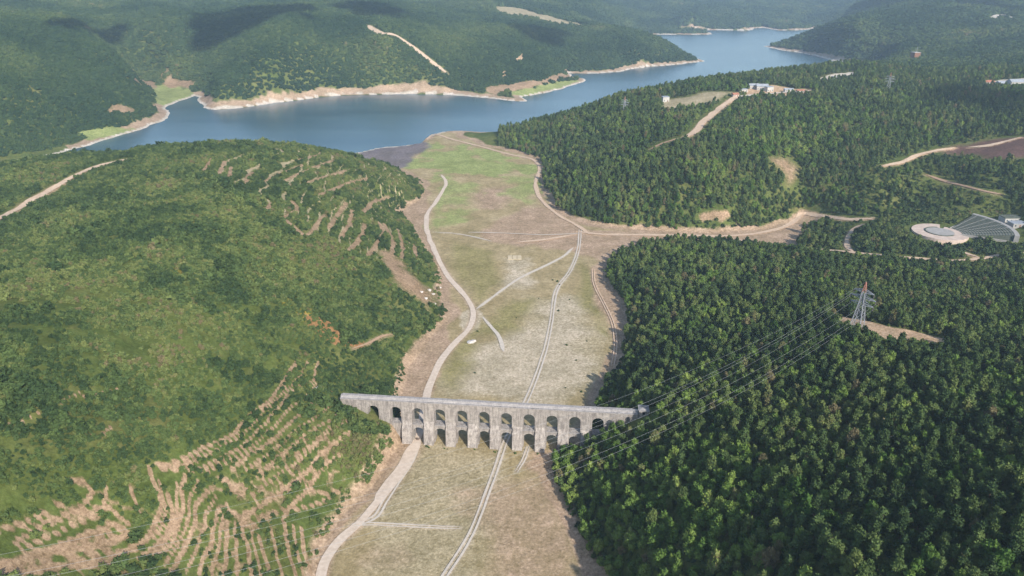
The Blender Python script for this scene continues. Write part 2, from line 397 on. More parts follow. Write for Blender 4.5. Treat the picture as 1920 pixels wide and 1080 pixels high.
# ------------------------------------------------------------------ masks on the land (0..1 per vertex)
def soft(dist, w): return np.clip(.5 - dist / (2 * w), 0, 1)
near = RR < 2600
kinds = {k: np.zeros_like(Z) for k in ('soil', 'sand', 'pale', 'grass', 'dry', 'red', 'orange', 'yellow', 'pink', 'mud', 'lush', 'ash')}
bare = np.zeros_like(Z)                                    # where nothing grows
def paint(kind, m, no_veg=True):
    kinds[kind] = np.maximum(kinds[kind], m)
    if no_veg: np.maximum(bare, m, out=bare)
def region(P, pad):
    x0, y0 = P.min(0) - pad; x1, y1 = P.max(0) + pad
    return (X > x0) & (X < x1) & (Y > y0) & (Y < y1)
def paint_poly(kind, P, w, k=1.0, no_veg=True):
    m = region(P, w * 3 + 20)
    n = (fbm(X[m] / (w * 3 + 4), Y[m] / (w * 3 + 4), 60, 3) - .5) * w * 3
    v = np.zeros_like(Z)
    v[m] = soft(sdf(X[m], Y[m], P) + n, w) * k
    paint(kind, v, no_veg)
for (px, kind, w), P in zip(CLEAR, clear_w): paint_poly(kind, P, w, 1.0, kind not in ('yellow', 'orange'))
for t, P in zip(TRACKS, tpaths):
    m = region(P, 25)
    v = np.zeros_like(Z)
    v[m] = np.clip(1.4 - seg_dist(X[m], Y[m], P) / (t[3] * .75 + 1.0), 0, 1)
    np.maximum(bare, v, out=bare)
    paint('pink' if t[5] != 'pale' else 'dry', v * .45, False)
    if t[5] in ('pale', 'road', 'sand') and P[:, 1].mean() < 1200:
        v2 = np.zeros_like(Z); v2[m] = np.clip(1.25 - seg_dist(X[m], Y[m], P) / (t[3] * .62 + .8), 0, 1)
        paint('ash' if t[5] != 'sand' else 'sand', v2 * .62, False)
# bare shore band round the lake
shore_w = 16 * (.75 + .6 * fbm(X / 60, Y / 60, 71, 3))
shore = np.where(dL > -2, soft(dL - shore_w, 3), 0) * (1 - (dF < 5) * 1.0)
shore[(Y < 1000) & (X < -60)] *= .0
paint('pink', np.clip(shore, 0, 1))
rim = np.where((dL > -3), soft(dL - 2.5 - RR / 900, 1.5), 0)
rim[(Y < 1080) & (X > -140) & (X < 20)] *= 0.0
paint('pale', np.clip(rim, 0, 1))
# valley floor
fl = soft(dF, 1.0)
np.maximum(bare, soft(dF - 1.0, 2.5), out=bare)
edge = soft(np.abs(dF) - 5 * (.5 + fbm(X / 20, Y / 20, 81, 3)), 3)
paint('pink', edge * .9, False)
def blob(kind, pts, k, w, rag=2.5):
    P = np.array([at(px, py, -1) for px, py in pts])
    m = region(P, w * 3)
    v = np.zeros_like(Z)
    n = (fbm(X[m] / 22, Y[m] / 22, 91, 4) - .5) * w * rag
    v[m] = soft(sdf(X[m], Y[m], P) + n, w) * k
    paint(kind, v * fl, False)
blob('lush', [(770, 292), (830, 275), (930, 290), (1000, 315), (1010, 340), (990, 330), (900, 325), (850, 330), (790, 312)], 1.0, 24, 7)
blob('lush', [(800, 300), (870, 320), (905, 390), (870, 430), (822, 425), (818, 350)], .55, 14, 6)
blob('lush', [(930, 310), (1010, 330), (1005, 385), (960, 380)], .55, 14, 6)
blob('lush', [(830, 335), (850, 350), (830, 400), (822, 440), (810, 420), (812, 380)], .6, 6)
blob('mud', [(640, 300), (700, 272), (790, 262), (800, 275), (745, 315), (700, 312)], 1.0, 9)
blob('pink', [(880, 360), (960, 345), (980, 360), (930, 395), (890, 390)], .8, 12)
blob('pink', [(900, 430), (1000, 380), (1050, 400), (1100, 430), (1300, 433), (1520, 400), (1500, 460), (1200, 460), (1140, 490), (1080, 475), (1000, 460), (920, 455)], .95, 9)
blob('pink', [(745, 400), (800, 345), (805, 380), (800, 440), (818, 480), (850, 560), (845, 590), (800, 500)], .9, 5)
blob('pink', [(1110, 500), (1160, 475), (1172, 600), (1168, 660), (1150, 700), (1150, 640), (1120, 560)], .85, 5)
blob('dry', [(1000, 560), (1100, 560), (1150, 640), (1120, 740), (840, 740), (850, 700), (950, 640)], .9, 12)
blob('ash', [(850, 690), (900, 650), (950, 640), (1050, 560), (1110, 590), (1120, 660), (1090, 730), (1000, 755), (860, 740)], .75, 16)
blob('ash', [(945, 485), (990, 485), (1000, 540), (950, 535)], .75, 8)
blob('ash', [(860, 590), (890, 575), (905, 590), (900, 620), (870, 630)], 1.0, 3)
blob('ash', [(930, 630), (950, 640), (960, 690), (930, 690)], .8, 4)
blob('grass', [(830, 440), (920, 470), (940, 520), (900, 570), (850, 500)], .55, 10)
blob('grass', [(1085, 480), (1120, 520), (1150, 640), (1110, 620), (1080, 540)], .6, 8)
blob('grass', [(820, 700), (870, 620), (930, 580), (1000, 560), (980, 620), (900, 640), (850, 740)], .6, 9)
blob('pink', [(870, 930), (1040, 870), (1115, 1090), (1180, 1300), (850, 1300), (920, 1040)], .5, 14)
blob('pink', [(1000, 840), (1060, 850), (1030, 900), (980, 880)], .8, 5)
blob('dry', [(790, 830), (960, 850), (900, 1100), (640, 1100), (740, 900)], .7, 10)
blob('pink', [(640, 1010), (720, 1000), (800, 1060), (700, 1100), (620, 1090)], .35, 9)

# terraced planting on the left hill: broken strips of bare earth along the contours
def terr_mask(polys, w):
    v = np.zeros_like(Z)
    for pts in polys:
        P = gpoly(pts); m = region(P, w * 2)
        v[m] = np.maximum(v[m], soft(sdf(X[m], Y[m], P) + (fbm(X[m] / 20, Y[m] / 20, 15, 3) - .5) * w * 2, w))
    return v
def stripes(period, width, seed, brk):
    zz = Z + (fbm(X / 40, Y / 40, seed, 2) - .5) * period * .9
    ph = np.abs(((zz / period) % 1.0) - .5) * 2
    s = np.clip((width - ph) / .18, 0, 1)
    return s * np.clip((fbm(X / 9, Y / 9, seed + 3, 3) - brk) / .12, 0, 1)
TERR_LINES = [
    ([(555, 680), (530, 715), (505, 750), (460, 785), (435, 815), (395, 835), (350, 855), (310, 870), (280, 873)], 1.5), ([(597, 680), (585, 715), (545, 735), (520, 765), (500, 790), (470, 820), (445, 840), (415, 860), (380, 880), (345, 890)], 1.2),
    ([(590, 755), (560, 780), (530, 805), (500, 835), (470, 850), (435, 880)], 1.5), ([(650, 765), (615, 790), (580, 810), (550, 835), (520, 860), (490, 885)], 1.3), ([(655, 812), (625, 830), (595, 860), (575, 885), (545, 910), (510, 935), (480, 955), (460, 965)], 1.6),
    ([(640, 850), (620, 865), (600, 885), (575, 920), (545, 950), (530, 980)], 1.3), ([(280, 875), (285, 900), (300, 935), (302, 955), (290, 985), (275, 1010), (250, 1025), (215, 1040), (175, 1050), (125, 1065)], 1.4),
    ([(315, 925), (325, 965), (310, 1000), (290, 1025), (260, 1045)], 1.4), ([(345, 890), (340, 920), (345, 955), (330, 990), (320, 1020), (295, 1040)], 1.4), ([(400, 910), (370, 945), (367, 975), (355, 1005), (340, 1040), (320, 1070)], 1.4),
    ([(410, 955), (400, 990), (395, 1020), (380, 1050), (370, 1080)], 1.2), ([(425, 975), (425, 1015), (420, 1080), (418, 1110)], 1.3), ([(460, 965), (455, 1000), (465, 1030), (472, 1080), (476, 1110)], 1.3), ([(485, 1005), (495, 1040), (505, 1080), (510, 1110)], 1.2),
    ([(535, 980), (538, 1015), (545, 1050), (555, 1080), (560, 1110)], 1.3), ([(565, 990), (570, 1040), (585, 1075)], 1.5), ([(30, 1020), (75, 990), (110, 975), (150, 950), (175, 925)], 1.4), ([(50, 1045), (125, 1020), (200, 990), (225, 975)], 1.8),
    ([(-20, 1062), (100, 1035), (175, 1025), (240, 1005)], 2.4), ([(-20, 1078), (120, 1062), (200, 1055)], 2.6), ([(195, 950), (200, 915)], 1.0), ([(262, 960), (245, 915)], 1.0), ([(480, 890), (515, 865), (540, 840)], 1.2), ([(300, 880), (345, 868), (390, 852)], 1.0),
    ([(100, 940), (150, 960), (200, 950), (240, 980)], 1.2), ([(130, 900), (160, 905), (175, 930)], 1.0), ([(560, 905), (600, 925), (640, 920)], 1.2), ([(470, 985), (520, 960), (570, 950), (620, 935)], 1.2), ([(-20, 1000), (40, 985), (90, 960)], 1.3),
    ([(560, 850), (590, 830), (620, 800)], .9), ([(455, 905), (470, 925), (484, 945)], 1.0), ([(150, 745), (200, 735), (260, 715)], .6), ([(160, 820), (190, 815), (210, 800)], 1.0), ([(540, 735), (520, 705)], .8),
    ([(0, 520), (50, 500), (100, 475)], .9), ([(150, 735), (40, 790), (10, 800)], .6)]
TERR_UP = [[(687, 483), (710, 453), (717, 430), (710, 417)], [(733, 483), (737, 453), (720, 420)], [(753, 483), (755, 463), (745, 430)], [(777, 460), (780, 483)], [(383, 320), (397, 297)], [(410, 327), (422, 302)], [(460, 347), (467, 327), (490, 317)],
    [(430, 333), (433, 313)], [(493, 343), (520, 327), (567, 310)], [(520, 347), (567, 323), (627, 300)], [(500, 393), (510, 380)], [(533, 407), (557, 393), (547, 377)], [(533, 410), (553, 427), (577, 442), (597, 417), (610, 403)],
    [(617, 427), (633, 403), (650, 380)], [(655, 470), (680, 440), (684, 420)], [(640, 445), (655, 420), (660, 395)], [(545, 350), (600, 335), (650, 320)], [(600, 365), (650, 345), (690, 335)], [(680, 400), (700, 380), (730, 370)], [(560, 300), (600, 290)]]
tw_x = X + (fbm(X / 5, Y / 5, 61, 3) - .5) * 1.8; tw_y = Y + (fbm(X / 5, Y / 5, 62, 3) - .5) * 1.8
def resample(pts, n=14):
    P = np.array(pts, float); L = np.r_[0, np.cumsum(np.hypot(*np.diff(P, axis=0).T))]
    t = np.linspace(0, L[-1], n)
    return np.c_[np.interp(t, L, P[:, 0]), np.interp(t, L, P[:, 1])]
base_lines = list(TERR_LINES)
for fam in ((0, 1, 2, 3, 4), (6, 7, 8, 9, 10, 11, 12, 13, 14, 15), (16, 17, 18, 19)):
    for a_, b_ in zip(fam[:-1], fam[1:]):
        A_, B_ = resample(base_lines[a_][0]), resample(base_lines[b_][0])
        TERR_LINES.append(([tuple(p) for p in (A_ + B_) / 2], .95))
terr_soil = np.zeros_like(Z)
brk = np.clip((fbm(X / 5, Y / 5, 63, 3) - .10) / .15, 0, 1)
for pts, w in TERR_LINES:
    P = gpath(pts, 3); m = region(P, 8)
    terr_soil[m] = np.maximum(terr_soil[m], np.clip(1.5 - seg_dist(tw_x[m], tw_y[m], P) / (w * .52), 0, 1) * brk[m])
terr2 = terr_mask([[(380, 290), (600, 275), (790, 330), (740, 400), (820, 500), (700, 500), (620, 440), (560, 420), (440, 350)]], 10)
terr_soil = np.maximum(terr_soil, 0)
paint('dry', terr2 * stripes(3.2, .26, 52, .22) * .9)
for pts in TERR_UP:
    P = gpath(pts, 3); m = region(P, 12)
    terr_soil[m] = np.maximum(terr_soil[m], np.clip(1.5 - seg_dist(X[m], Y[m], P) / 1.9, 0, 1) * brk[m] * .8)
lumps = terr_mask([[(560, 800), (640, 820), (650, 900), (560, 950), (500, 930), (470, 880)], [(380, 880), (480, 890), (500, 960), (470, 1080), (360, 1080)]], 6)
terr_soil = np.maximum(terr_soil, lumps * np.clip((fbm(X / 3, Y / 3, 57, 4) - .53) / .12, 0, 1) * .65)
lowleft = terr_mask([[(0, 1000), (60, 940), (150, 890), (280, 900), (320, 960), (230, 1020), (330, 1100), (0, 1200), (-200, 1100)]], 8)
terr_soil = np.maximum(terr_soil, lowleft * np.clip((fbm(X / 5, Y / 2.5, 58, 4) - .56) / .1, 0, 1) * .55)
paint('soil', terr_soil)
# forest / maquis mask by side of the valley
left_hill = (X < 20) & (dF > 0) & (RR < 1050) & (X / RR < .12) & ((Y < 900) | (Z > 1))
scan_bare = bare

# ------------------------------------------------------------------ materials
def new_mat(name, rough=.95, spec=.1):
    m = bpy.data.materials.new(name)
    m.use_nodes = True
    b = m.node_tree.nodes["Principled BSDF"]
    b.inputs["Roughness"].default_value = rough
    b.inputs["Specular IOR Level"].default_value = spec
    return m, m.node_tree, b

def N(nt, t, **kw):
    n = nt.nodes.new(t)
    for k, v in kw.items():
        if k.startswith("i_"):
            n.inputs[k[2:].replace("_", " ")].default_value = v
        else: setattr(n, k, v)
    return n

def noise(nt, vec, scale, detail=3, rough=.6):
    n = N(nt, "ShaderNodeTexNoise")
    n.inputs["Scale"].default_value = scale
    n.inputs["Detail"].default_value = detail
    n.inputs["Roughness"].default_value = rough
    nt.links.new(vec, n.inputs["Vector"])
    return n.outputs["Fac"]

def ramp(nt, fac, stops, interp='LINEAR'):
    n = N(nt, "ShaderNodeValToRGB")
    n.color_ramp.interpolation = interp
    els = n.color_ramp.elements
    while len(els) < len(stops): els.new(.5)
    for e, (p, c) in zip(els, stops):
        e.position = p; e.color = (*c, 1) if len(c) == 3 else c
    nt.links.new(fac, n.inputs[0])
    return n.outputs[0]

def mix(nt, fac, a, b, mode='MIX'):
    n = N(nt, "ShaderNodeMix", data_type='RGBA', blend_type=mode)
    if isinstance(fac, float): n.inputs[0].default_value = fac
    else: nt.links.new(fac, n.inputs[0])
    for i, c in ((6, a), (7, b)):
        if isinstance(c, tuple): n.inputs[i].default_value = (*c, 1)
        else: nt.links.new(c, n.inputs[i])
    return n.outputs[2]

def fmath(nt, op, a, b=0.0, clamp=False):
    n = N(nt, "ShaderNodeMath", operation=op, use_clamp=clamp)
    for i, c in ((0, a), (1, b)):
        if isinstance(c, (int, float)): n.inputs[i].default_value = c
        else: nt.links.new(c, n.inputs[i])
    return n.outputs[0]

def simple(name, c1, c2, scale=1.0, rough=.9, spec=.1, bump=0.0, detail=4):
    m, nt, b = new_mat(name, rough, spec)
    g = N(nt, "ShaderNodeNewGeometry")
    f = noise(nt, g.outputs["Position"], scale, detail, .65)
    nt.links.new(ramp(nt, f, [(.3, c1), (.7, c2)]), b.inputs["Base Color"])
    if bump:
        bn = N(nt, "ShaderNodeBump"); bn.inputs["Strength"].default_value = bump; bn.inputs["Distance"].default_value = .3
        nt.links.new(f, bn.inputs["Height"]); nt.links.new(bn.outputs[0], b.inputs["Normal"])
    return m

KC = {  # ground colours, two tones each
    'soil': ((.24, .165, .105), (.39, .285, .195)), 'sand': ((.42, .28, .18), (.62, .46, .32)), 'pale': ((.46, .42, .37), (.66, .61, .55)),
    'grass': ((.20, .195, .08), (.31, .275, .13)), 'ash': ((.38, .325, .24), (.54, .475, .37)), 'dry': ((.29, .25, .15), (.44, .38, .26)), 'red': ((.10, .058, .05), (.18, .11, .09)),
    'orange': ((.27, .14, .065), (.34, .21, .10)), 'yellow': ((.15, .17, .03), (.30, .24, .05)), 'pink': ((.30, .215, .15), (.46, .35, .255)),
    'mud': ((.13, .125, .15), (.22, .19, .19)), 'lush': ((.19, .25, .075), (.34, .37, .16))}
ORDER = ['dry', 'ash', 'grass', 'pink', 'lush', 'yellow', 'orange', 'red', 'sand', 'soil', 'mud', 'pale']

def land_mat(name, base_a, base_b, base_c):
    m, nt, b = new_mat(name, 1.0, .05)
    g = N(nt, "ShaderNodeNewGeometry")
    pos = g.outputs["Position"]
    big = noise(nt, pos, .018, 4, .6)
    mid = noise(nt, pos, .11, 5, .7)
    fine = noise(nt, pos, .7, 4, .75)
    col = ramp(nt, big, [(.32, base_a), (.5, base_b), (.68, base_c)])
    col = mix(nt, .55, col, ramp(nt, mid, [(.3, base_a), (.55, base_b), (.75, base_c)]))
    jit = fmath(nt, 'ADD', fmath(nt, 'MULTIPLY', fmath(nt, 'SUBTRACT', mid, .5), 1.3), fmath(nt, 'MULTIPLY', fmath(nt, 'SUBTRACT', fine, .5), 1.1))
    for k in ORDER:
        at_ = N(nt, "ShaderNodeAttribute", attribute_name="m_" + k)
        v = at_.outputs["Fac"]
        # mask * (1 + jitter) pushed through a soft threshold
        w = fmath(nt, 'MULTIPLY', v, fmath(nt, 'ADD', jit, 1.0))
        n = N(nt, "ShaderNodeMapRange"); n.inputs[1].default_value = .22; n.inputs[2].default_value = .62
        nt.links.new(w, n.inputs[0])
        kc = ramp(nt, fmath(nt, 'ADD', fmath(nt, 'MULTIPLY', fine, .6), fmath(nt, 'MULTIPLY', mid, .4)), [(.36, KC[k][0]), (.62, KC[k][1])])
        col = mix(nt, n.outputs[0], col, kc)
    tuft = noise(nt, pos, .32, 3, .8)
    col = mix(nt, .6, col, ramp(nt, fine, [(.3, (.6, .6, .6)), (.7, (1.28, 1.28, 1.28))]), 'MULTIPLY')
    col = mix(nt, .75, col, ramp(nt, tuft, [(.36, (.70, .69, .62)), (.62, (1.17, 1.15, 1.15))]), 'MULTIPLY')
    patch = noise(nt, pos, .045, 4, .65)
    col = mix(nt, .8, col, ramp(nt, patch, [(.38, (.84, .81, .72)), (.6, (1.14, 1.09, 1.05))]), 'MULTIPLY')
    nt.links.new(col, b.inputs["Base Color"])
    bn = N(nt, "ShaderNodeBump"); bn.inputs["Strength"].default_value = .5; bn.inputs["Distance"].default_value = .8
    nt.links.new(fine, bn.inputs["Height"]); nt.links.new(bn.outputs[0], b.inputs["Normal"])
    return m

MAT_FLOOR = land_mat("valley_grass", (.275, .225, .12), (.37, .305, .18), (.45, .375, .25))
MAT_HILL = land_mat("hill_ground", (.06, .095, .025), (.11, .14, .04), (.20, .18, .075))

# ------------------------------------------------------------------ land mesh
idx = np.arange(NR * NT).reshape(NR, NT)
quads = np.stack([idx[:-1, :-1], idx[:-1, 1:], idx[1:, 1:], idx[1:, :-1]], -1).reshape(-1, 4)
fcen_f = (dF[:-1, :-1] + dF[1:, 1:]).reshape(-1) * .5
is_floor = fcen_f < 0
V = np.stack([X, Y, Z], -1).reshape(-1, 3)
def land_obj(name, sel, mat):
    q = quads[sel][:, ::-1]
    used = np.unique(q)
    remap = np.full(len(V), -1); remap[used] = np.arange(len(used))
    q = remap[q]; v = V[used]
    me = bpy.data.meshes.new(name)
    me.vertices.add(len(v)); me.vertices.foreach_set("co", v.astype(np.float32).ravel())
    me.loops.add(q.size); me.loops.foreach_set("vertex_index", q.astype(np.int32).ravel())
    me.polygons.add(len(q))
    me.polygons.foreach_set("loop_start", np.arange(0, q.size, 4, dtype=np.int32))
    me.polygons.foreach_set("loop_total", np.full(len(q), 4, dtype=np.int32))
    me.update(calc_edges=True)
    me.polygons.foreach_set("use_smooth", np.ones(len(q), bool))
    for k in ORDER:
        a = me.attributes.new("m_" + k, 'FLOAT', 'POINT')
        a.data.foreach_set("value", kinds[k].reshape(-1)[used].astype(np.float32))
    me.materials.append(mat)
    o = bpy.data.objects.new(name, me)
    COL.objects.link(o)
    tag(o, kind="structure")
    return o
land_obj("valley_floor", is_floor, MAT_FLOOR)
land_obj("hills", ~is_floor, MAT_HILL)

# ------------------------------------------------------------------ water
mw, nt, b = new_mat("water", .22, .5)
g = N(nt, "ShaderNodeNewGeometry")
sc = N(nt, "ShaderNodeMapping"); sc.inputs["Scale"].default_value = (.004, .012, 1)
nt.links.new(g.outputs["Position"], sc.inputs[0])
f = noise(nt, sc.outputs[0], 1.0, 4, .6)
nt.links.new(ramp(nt, f, [(.36, (.032, .080, .108)), (.62, (.062, .122, .148))]), b.inputs["Base Color"])
f2 = noise(nt, g.outputs["Position"], .25, 4, .7)
bn = N(nt, "ShaderNodeBump"); bn.inputs["Strength"].default_value = .25; bn.inputs["Distance"].default_value = .5
nt.links.new(f2, bn.inputs["Height"]); nt.links.new(bn.outputs[0], b.inputs["Normal"])
nx = 24
vs = [(-1800 + 5200 * i / nx, 620 + 5400 * j / nx, LAKE_Z) for j in range(nx + 1) for i in range(nx + 1)]
fs = [(j * (nx + 1) + i, j * (nx + 1) + i + 1, (j + 1) * (nx + 1) + i + 1, (j + 1) * (nx + 1) + i) for j in range(nx) for i in range(nx)]
tag(mesh_obj("lake_water", vs, fs, mw), kind="structure")

# ------------------------------------------------------------------ roads
ROADM = {'road': simple("road_dirt", (.50, .40, .31), (.66, .55, .45), .5), 'pale': simple("track_gravel", (.47, .41, .34), (.61, .54, .46), .6),
         'sand': simple("road_sand", (.47, .33, .22), (.64, .49, .36), .4), 'soil': simple("track_soil", (.30, .19, .12), (.45, .31, .21), .4)}
def ribbon(mb, P, w, off=0.0, lift=.22, seed=0):
    L = [P[0]]
    step = max(2.0, np.hypot(*P[0]) / 300)
    for a, c in zip(P[:-1], P[1:]):
        n = max(1, int(np.hypot(*(c - a)) / step))
        for k in range(1, n + 1): L.append(a + (c - a) * k / n)
    L = np.array(L)
    T = np.gradient(L, axis=0); T /= np.linalg.norm(T, axis=1)[:, None] + 1e-9
    Nn = np.stack([-T[:, 1], T[:, 0]], 1)
    s = np.arange(len(L)) * .37
    wl = w * .5 * (.78 + .7 * vnoise(s * .6, s * 0 + seed, 3)); wr = w * .5 * (.78 + .7 * vnoise(s * .6, s * 0 + seed + 40, 4))
    taper = np.minimum(1, np.minimum(np.arange(len(L)), np.arange(len(L))[::-1]) / 4 + .3)
    C = 5
    vs = []
    for k in range(C):
        t = k / (C - 1)
        q = L + Nn * (off + (-wl * (1 - t) * taper + wr * t * taper))[:, None]
        vs.append(np.c_[q, hz(q[:, 0], q[:, 1]) + lift])
    vs = np.stack(vs, 1).reshape(-1, 3)
    fs = [(i * C + k, i * C + k + 1, (i + 1) * C + k + 1, (i + 1) * C + k) for i in range(len(L) - 1) for k in range(C - 1)]
    mb.add([tuple(v) for v in vs], [f[::-1] for f in fs])
for n, (t, P) in enumerate(zip(TRACKS, tpaths)):
    mb = MB()
    dist = float(np.mean(np.hypot(P[:, 0], P[:, 1])))
    lift = .16 + .012 * n + dist * .0003
    if t[4]:
        ribbon(mb, P, t[3] * .24, -t[3] * .27, lift, n); ribbon(mb, P, t[3] * .24, t[3] * .27, lift, n + 9)
    else: ribbon(mb, P, t[3] * (.72 if dist < 900 else .85), 0, lift, n)
    o = mb.build(t[0], ROADM[t[5]])
    tag(o, kind="structure")

# ------------------------------------------------------------------ aqueduct
def stone_mat(name, a, bcol, c, streak=True):
    m, nt, b = new_mat(name, .95, .15)
    tc = N(nt, "ShaderNodeTexCoord")
    ob = tc.outputs["Object"]
    f1 = noise(nt, ob, .45, 5, .7)
    f2 = noise(nt, ob, 3.0, 4, .8)
    mp = N(nt, "ShaderNodeMapping"); mp.inputs["Scale"].default_value = (1.1, 1.1, .12)
    nt.links.new(ob, mp.inputs[0])
    f3 = noise(nt, mp.outputs[0], 1.0, 4, .7)
    col = ramp(nt, f1, [(.3, a), (.52, bcol), (.72, c)])
    col = mix(nt, .6, col, ramp(nt, f2, [(.34, (.55, .53, .52)), (.64, (1.25, 1.24, 1.22))]), 'MULTIPLY')
    if streak: col = mix(nt, .75, col, ramp(nt, f3, [(.38, (.55, .53, .53)), (.58, (1.10, 1.10, 1.08))]), 'MULTIPLY')
    mp2 = N(nt, "ShaderNodeMapping"); mp2.inputs["Rotation"].default_value = (math.pi / 2, 0, 0)
    nt.links.new(ob, mp2.inputs[0])
    br = N(nt, "ShaderNodeTexBrick")
    br.inputs["Scale"].default_value = 1.0; br.inputs["Brick Width"].default_value = 1.3; br.inputs["Row Height"].default_value = .62
    br.inputs["Mortar Size"].default_value = .05
    br.inputs["Color1"].default_value = (1.08, 1.06, 1.04, 1); br.inputs["Color2"].default_value = (.84, .83, .83, 1); br.inputs["Mortar"].default_value = (.55, .53, .5, 1)
    nt.links.new(mp2.outputs[0], br.inputs["Vector"])
    col = mix(nt, .6, col, br.outputs["Color"], 'MULTIPLY')
    nt.links.new(col, b.inputs["Base Color"])
    bn = N(nt, "ShaderNodeBump"); bn.inputs["Strength"].default_value = .6; bn.inputs["Distance"].default_value = .15
    nt.links.new(f2, bn.inputs["Height"]); nt.links.new(bn.outputs[0], b.inputs["Normal"])
    return m
ST_WALL = stone_mat("weathered_limestone", (.26, .24, .225), (.375, .345, .32), (.50, .455, .415))
ST_CAP = stone_mat("pale_coping_stone", (.27, .255, .25), (.36, .34, .33), (.45, .42, .40), False)
ST_BUT = stone_mat("pier_limestone", (.29, .265, .245), (.415, .378, .35), (.54, .49, .445))

AQ_ROT = math.atan(-.1)
aq = empty("stone_aqueduct", (-2.6, 311.9, 0), AQ_ROT)
tag(aq, "long two-tier stone aqueduct with arches crossing the dry valley floor", "aqueduct")
def to_u(wx_): return (wx_ + 2.6) / math.cos(AQ_ROT)
up_c = [to_u(v) for v in (-71.3, -59.6, -48.2, -36.9, -25.5, -14.2, -2.9, 8.6, 20.1, 31.5, 42.9)]
lo_c = up_c[2:10]
TH_W = 4.6                                                # wall thickness; front face at local y = 0
def arch_wall(mb, cs, hw, z0, zs, z1, x0, x1, y0, y1, flat=.92):
    """a wall from x0 to x1, z0 to z1, pierced by round-headed openings springing at zs; y0 front, y1 back"""
    n = 12
    xs = x0
    for c in cs:
        a, bx = c - hw, c + hw
        mb.box(xs, a, y0, y1, z0, z1)
        prev = None
        for k in range(n + 1):
            t = math.pi * (1 - k / n)
            px = c + hw * math.cos(t); pz = zs + hw * flat * math.sin(t)
            if prev:
                qx, qz = prev
                # cell of the spandrel above the arch: front, back, underside, top
                mb.hexa([(qx, y0, qz), (px, y0, pz), (px, y1, pz), (qx, y1, qz)],
                        [(qx, y0, z1), (px, y0, z1), (px, y1, z1), (qx, y1, z1)])
            prev = (px, pz)
        xs = bx
    mb.box(xs, x1, y0, y1, z0, z1)
UX0, UX1 = to_u(-88), to_u(62.2)
ZT = 23.2
mb = MB(); arch_wall(mb, up_c, 2.85, 10.4, 17.4, ZT, UX0, UX1, 0, TH_W)
mb.build("upper_arcade", ST_WALL, aq)
mb = MB(); arch_wall(mb, lo_c, 2.75, -3, 5.9, 10.4, UX0, UX1, 0.0, TH_W)
mb.build("lower_arcade", ST_WALL, aq)
# sloping buttresses on the piers, front and back
mids = [(a + c) / 2 for a, c in zip(up_c[:-1], up_c[1:])]
piers = [lo_c[0] - 5.7] + [(a + c) / 2 for a, c in zip(lo_c[:-1], lo_c[1:])] + [lo_c[-1] + 5.7]
for p in piers:
    for sgn in (0, 1):
        mb = MB()
        wb, wt = 2.5, 2.6
        zb, zm, zt = -3, 8.4, 12.2
        pb, pm = 3.9, 1.7
        def yy(d_): return -d_ if sgn == 0 else TH_W + d_
        o_ = [(-1, 1), (1, 1)]
        e = .03
        ya = -e * 0 + (0.0 if sgn == 0 else TH_W)
        if sgn == 0:
            mb.hexa([(p - wb, yy(pb), zb), (p + wb, yy(pb), zb), (p + wb, ya, zb), (p - wb, ya, zb)],
                    [(p - wt, yy(pm), zm), (p + wt, yy(pm), zm), (p + wt, ya, zm), (p - wt, ya, zm)])
            mb.hexa([(p - wt, yy(pm), zm), (p + wt, yy(pm), zm), (p + wt, ya, zm), (p - wt, ya, zm)],
                    [(p - wt * .9, yy(.05), zt), (p + wt * .9, yy(.05), zt), (p + wt * .9, ya, zt), (p - wt * .9, ya, zt)])
        else:
            mb.hexa([(p - wb, ya, zb), (p + wb, ya, zb), (p + wb, yy(pb), zb), (p - wb, yy(pb), zb)],
                    [(p - wt, ya, zm), (p + wt, ya, zm), (p + wt, yy(pm), zm), (p - wt, yy(pm), zm)])
            mb.hexa([(p - wt, ya, zm), (p + wt, ya, zm), (p + wt, yy(pm), zm), (p - wt, yy(pm), zm)],
                    [(p - wt * .9, ya, zt), (p + wt * .9, ya, zt), (p + wt * .9, yy(.05), zt), (p - wt * .9, yy(.05), zt)])
        mb.build("buttress", ST_BUT, aq)
# cornice and low gabled water channel cover on top
mb = MB()
n = 40
for k in range(n):
    a = UX0 + (UX1 - UX0) * k / n; c = UX0 + (UX1 - UX0) * (k + 1) / n
    j = R.uniform(-.06, .06)
    mb.hexa([(a, -.22, ZT), (c, -.22, ZT), (c, TH_W + .22, ZT), (a, TH_W + .22, ZT)],
            [(a, -.22, ZT + .45 + j), (c, -.22, ZT + .45 + j), (c, TH_W + .22, ZT + .45 + j), (a, TH_W + .22, ZT + .45 + j)])
mb.build("cornice", ST_CAP, aq)
mb = MB()
for k in range(n):
    a = UX0 + (UX1 - UX0) * k / n; c = UX0 + (UX1 - UX0) * (k + 1) / n
    j = R.uniform(-.08, .08)
    mb.hexa([(a, .5, ZT + .3), (c, .5, ZT + .3), (c, TH_W - .5, ZT + .3), (a, TH_W - .5, ZT + .3)],
            [(a, 1.6, ZT + 1.35 + j), (c, 1.6, ZT + 1.35 + j), (c, 3.0, ZT + 1.35 + j), (a, 3.0, ZT + 1.35 + j)])
mb.build("channel_cover", ST_CAP, aq)
# string course between the tiers, short pieces between buttresses
for c in lo_c:
    mb = MB(); mb.box(c - 2.9, c + 2.9, -.22, .0, 10.1, 10.4)
    mb.build("string_course", ST_CAP, aq)

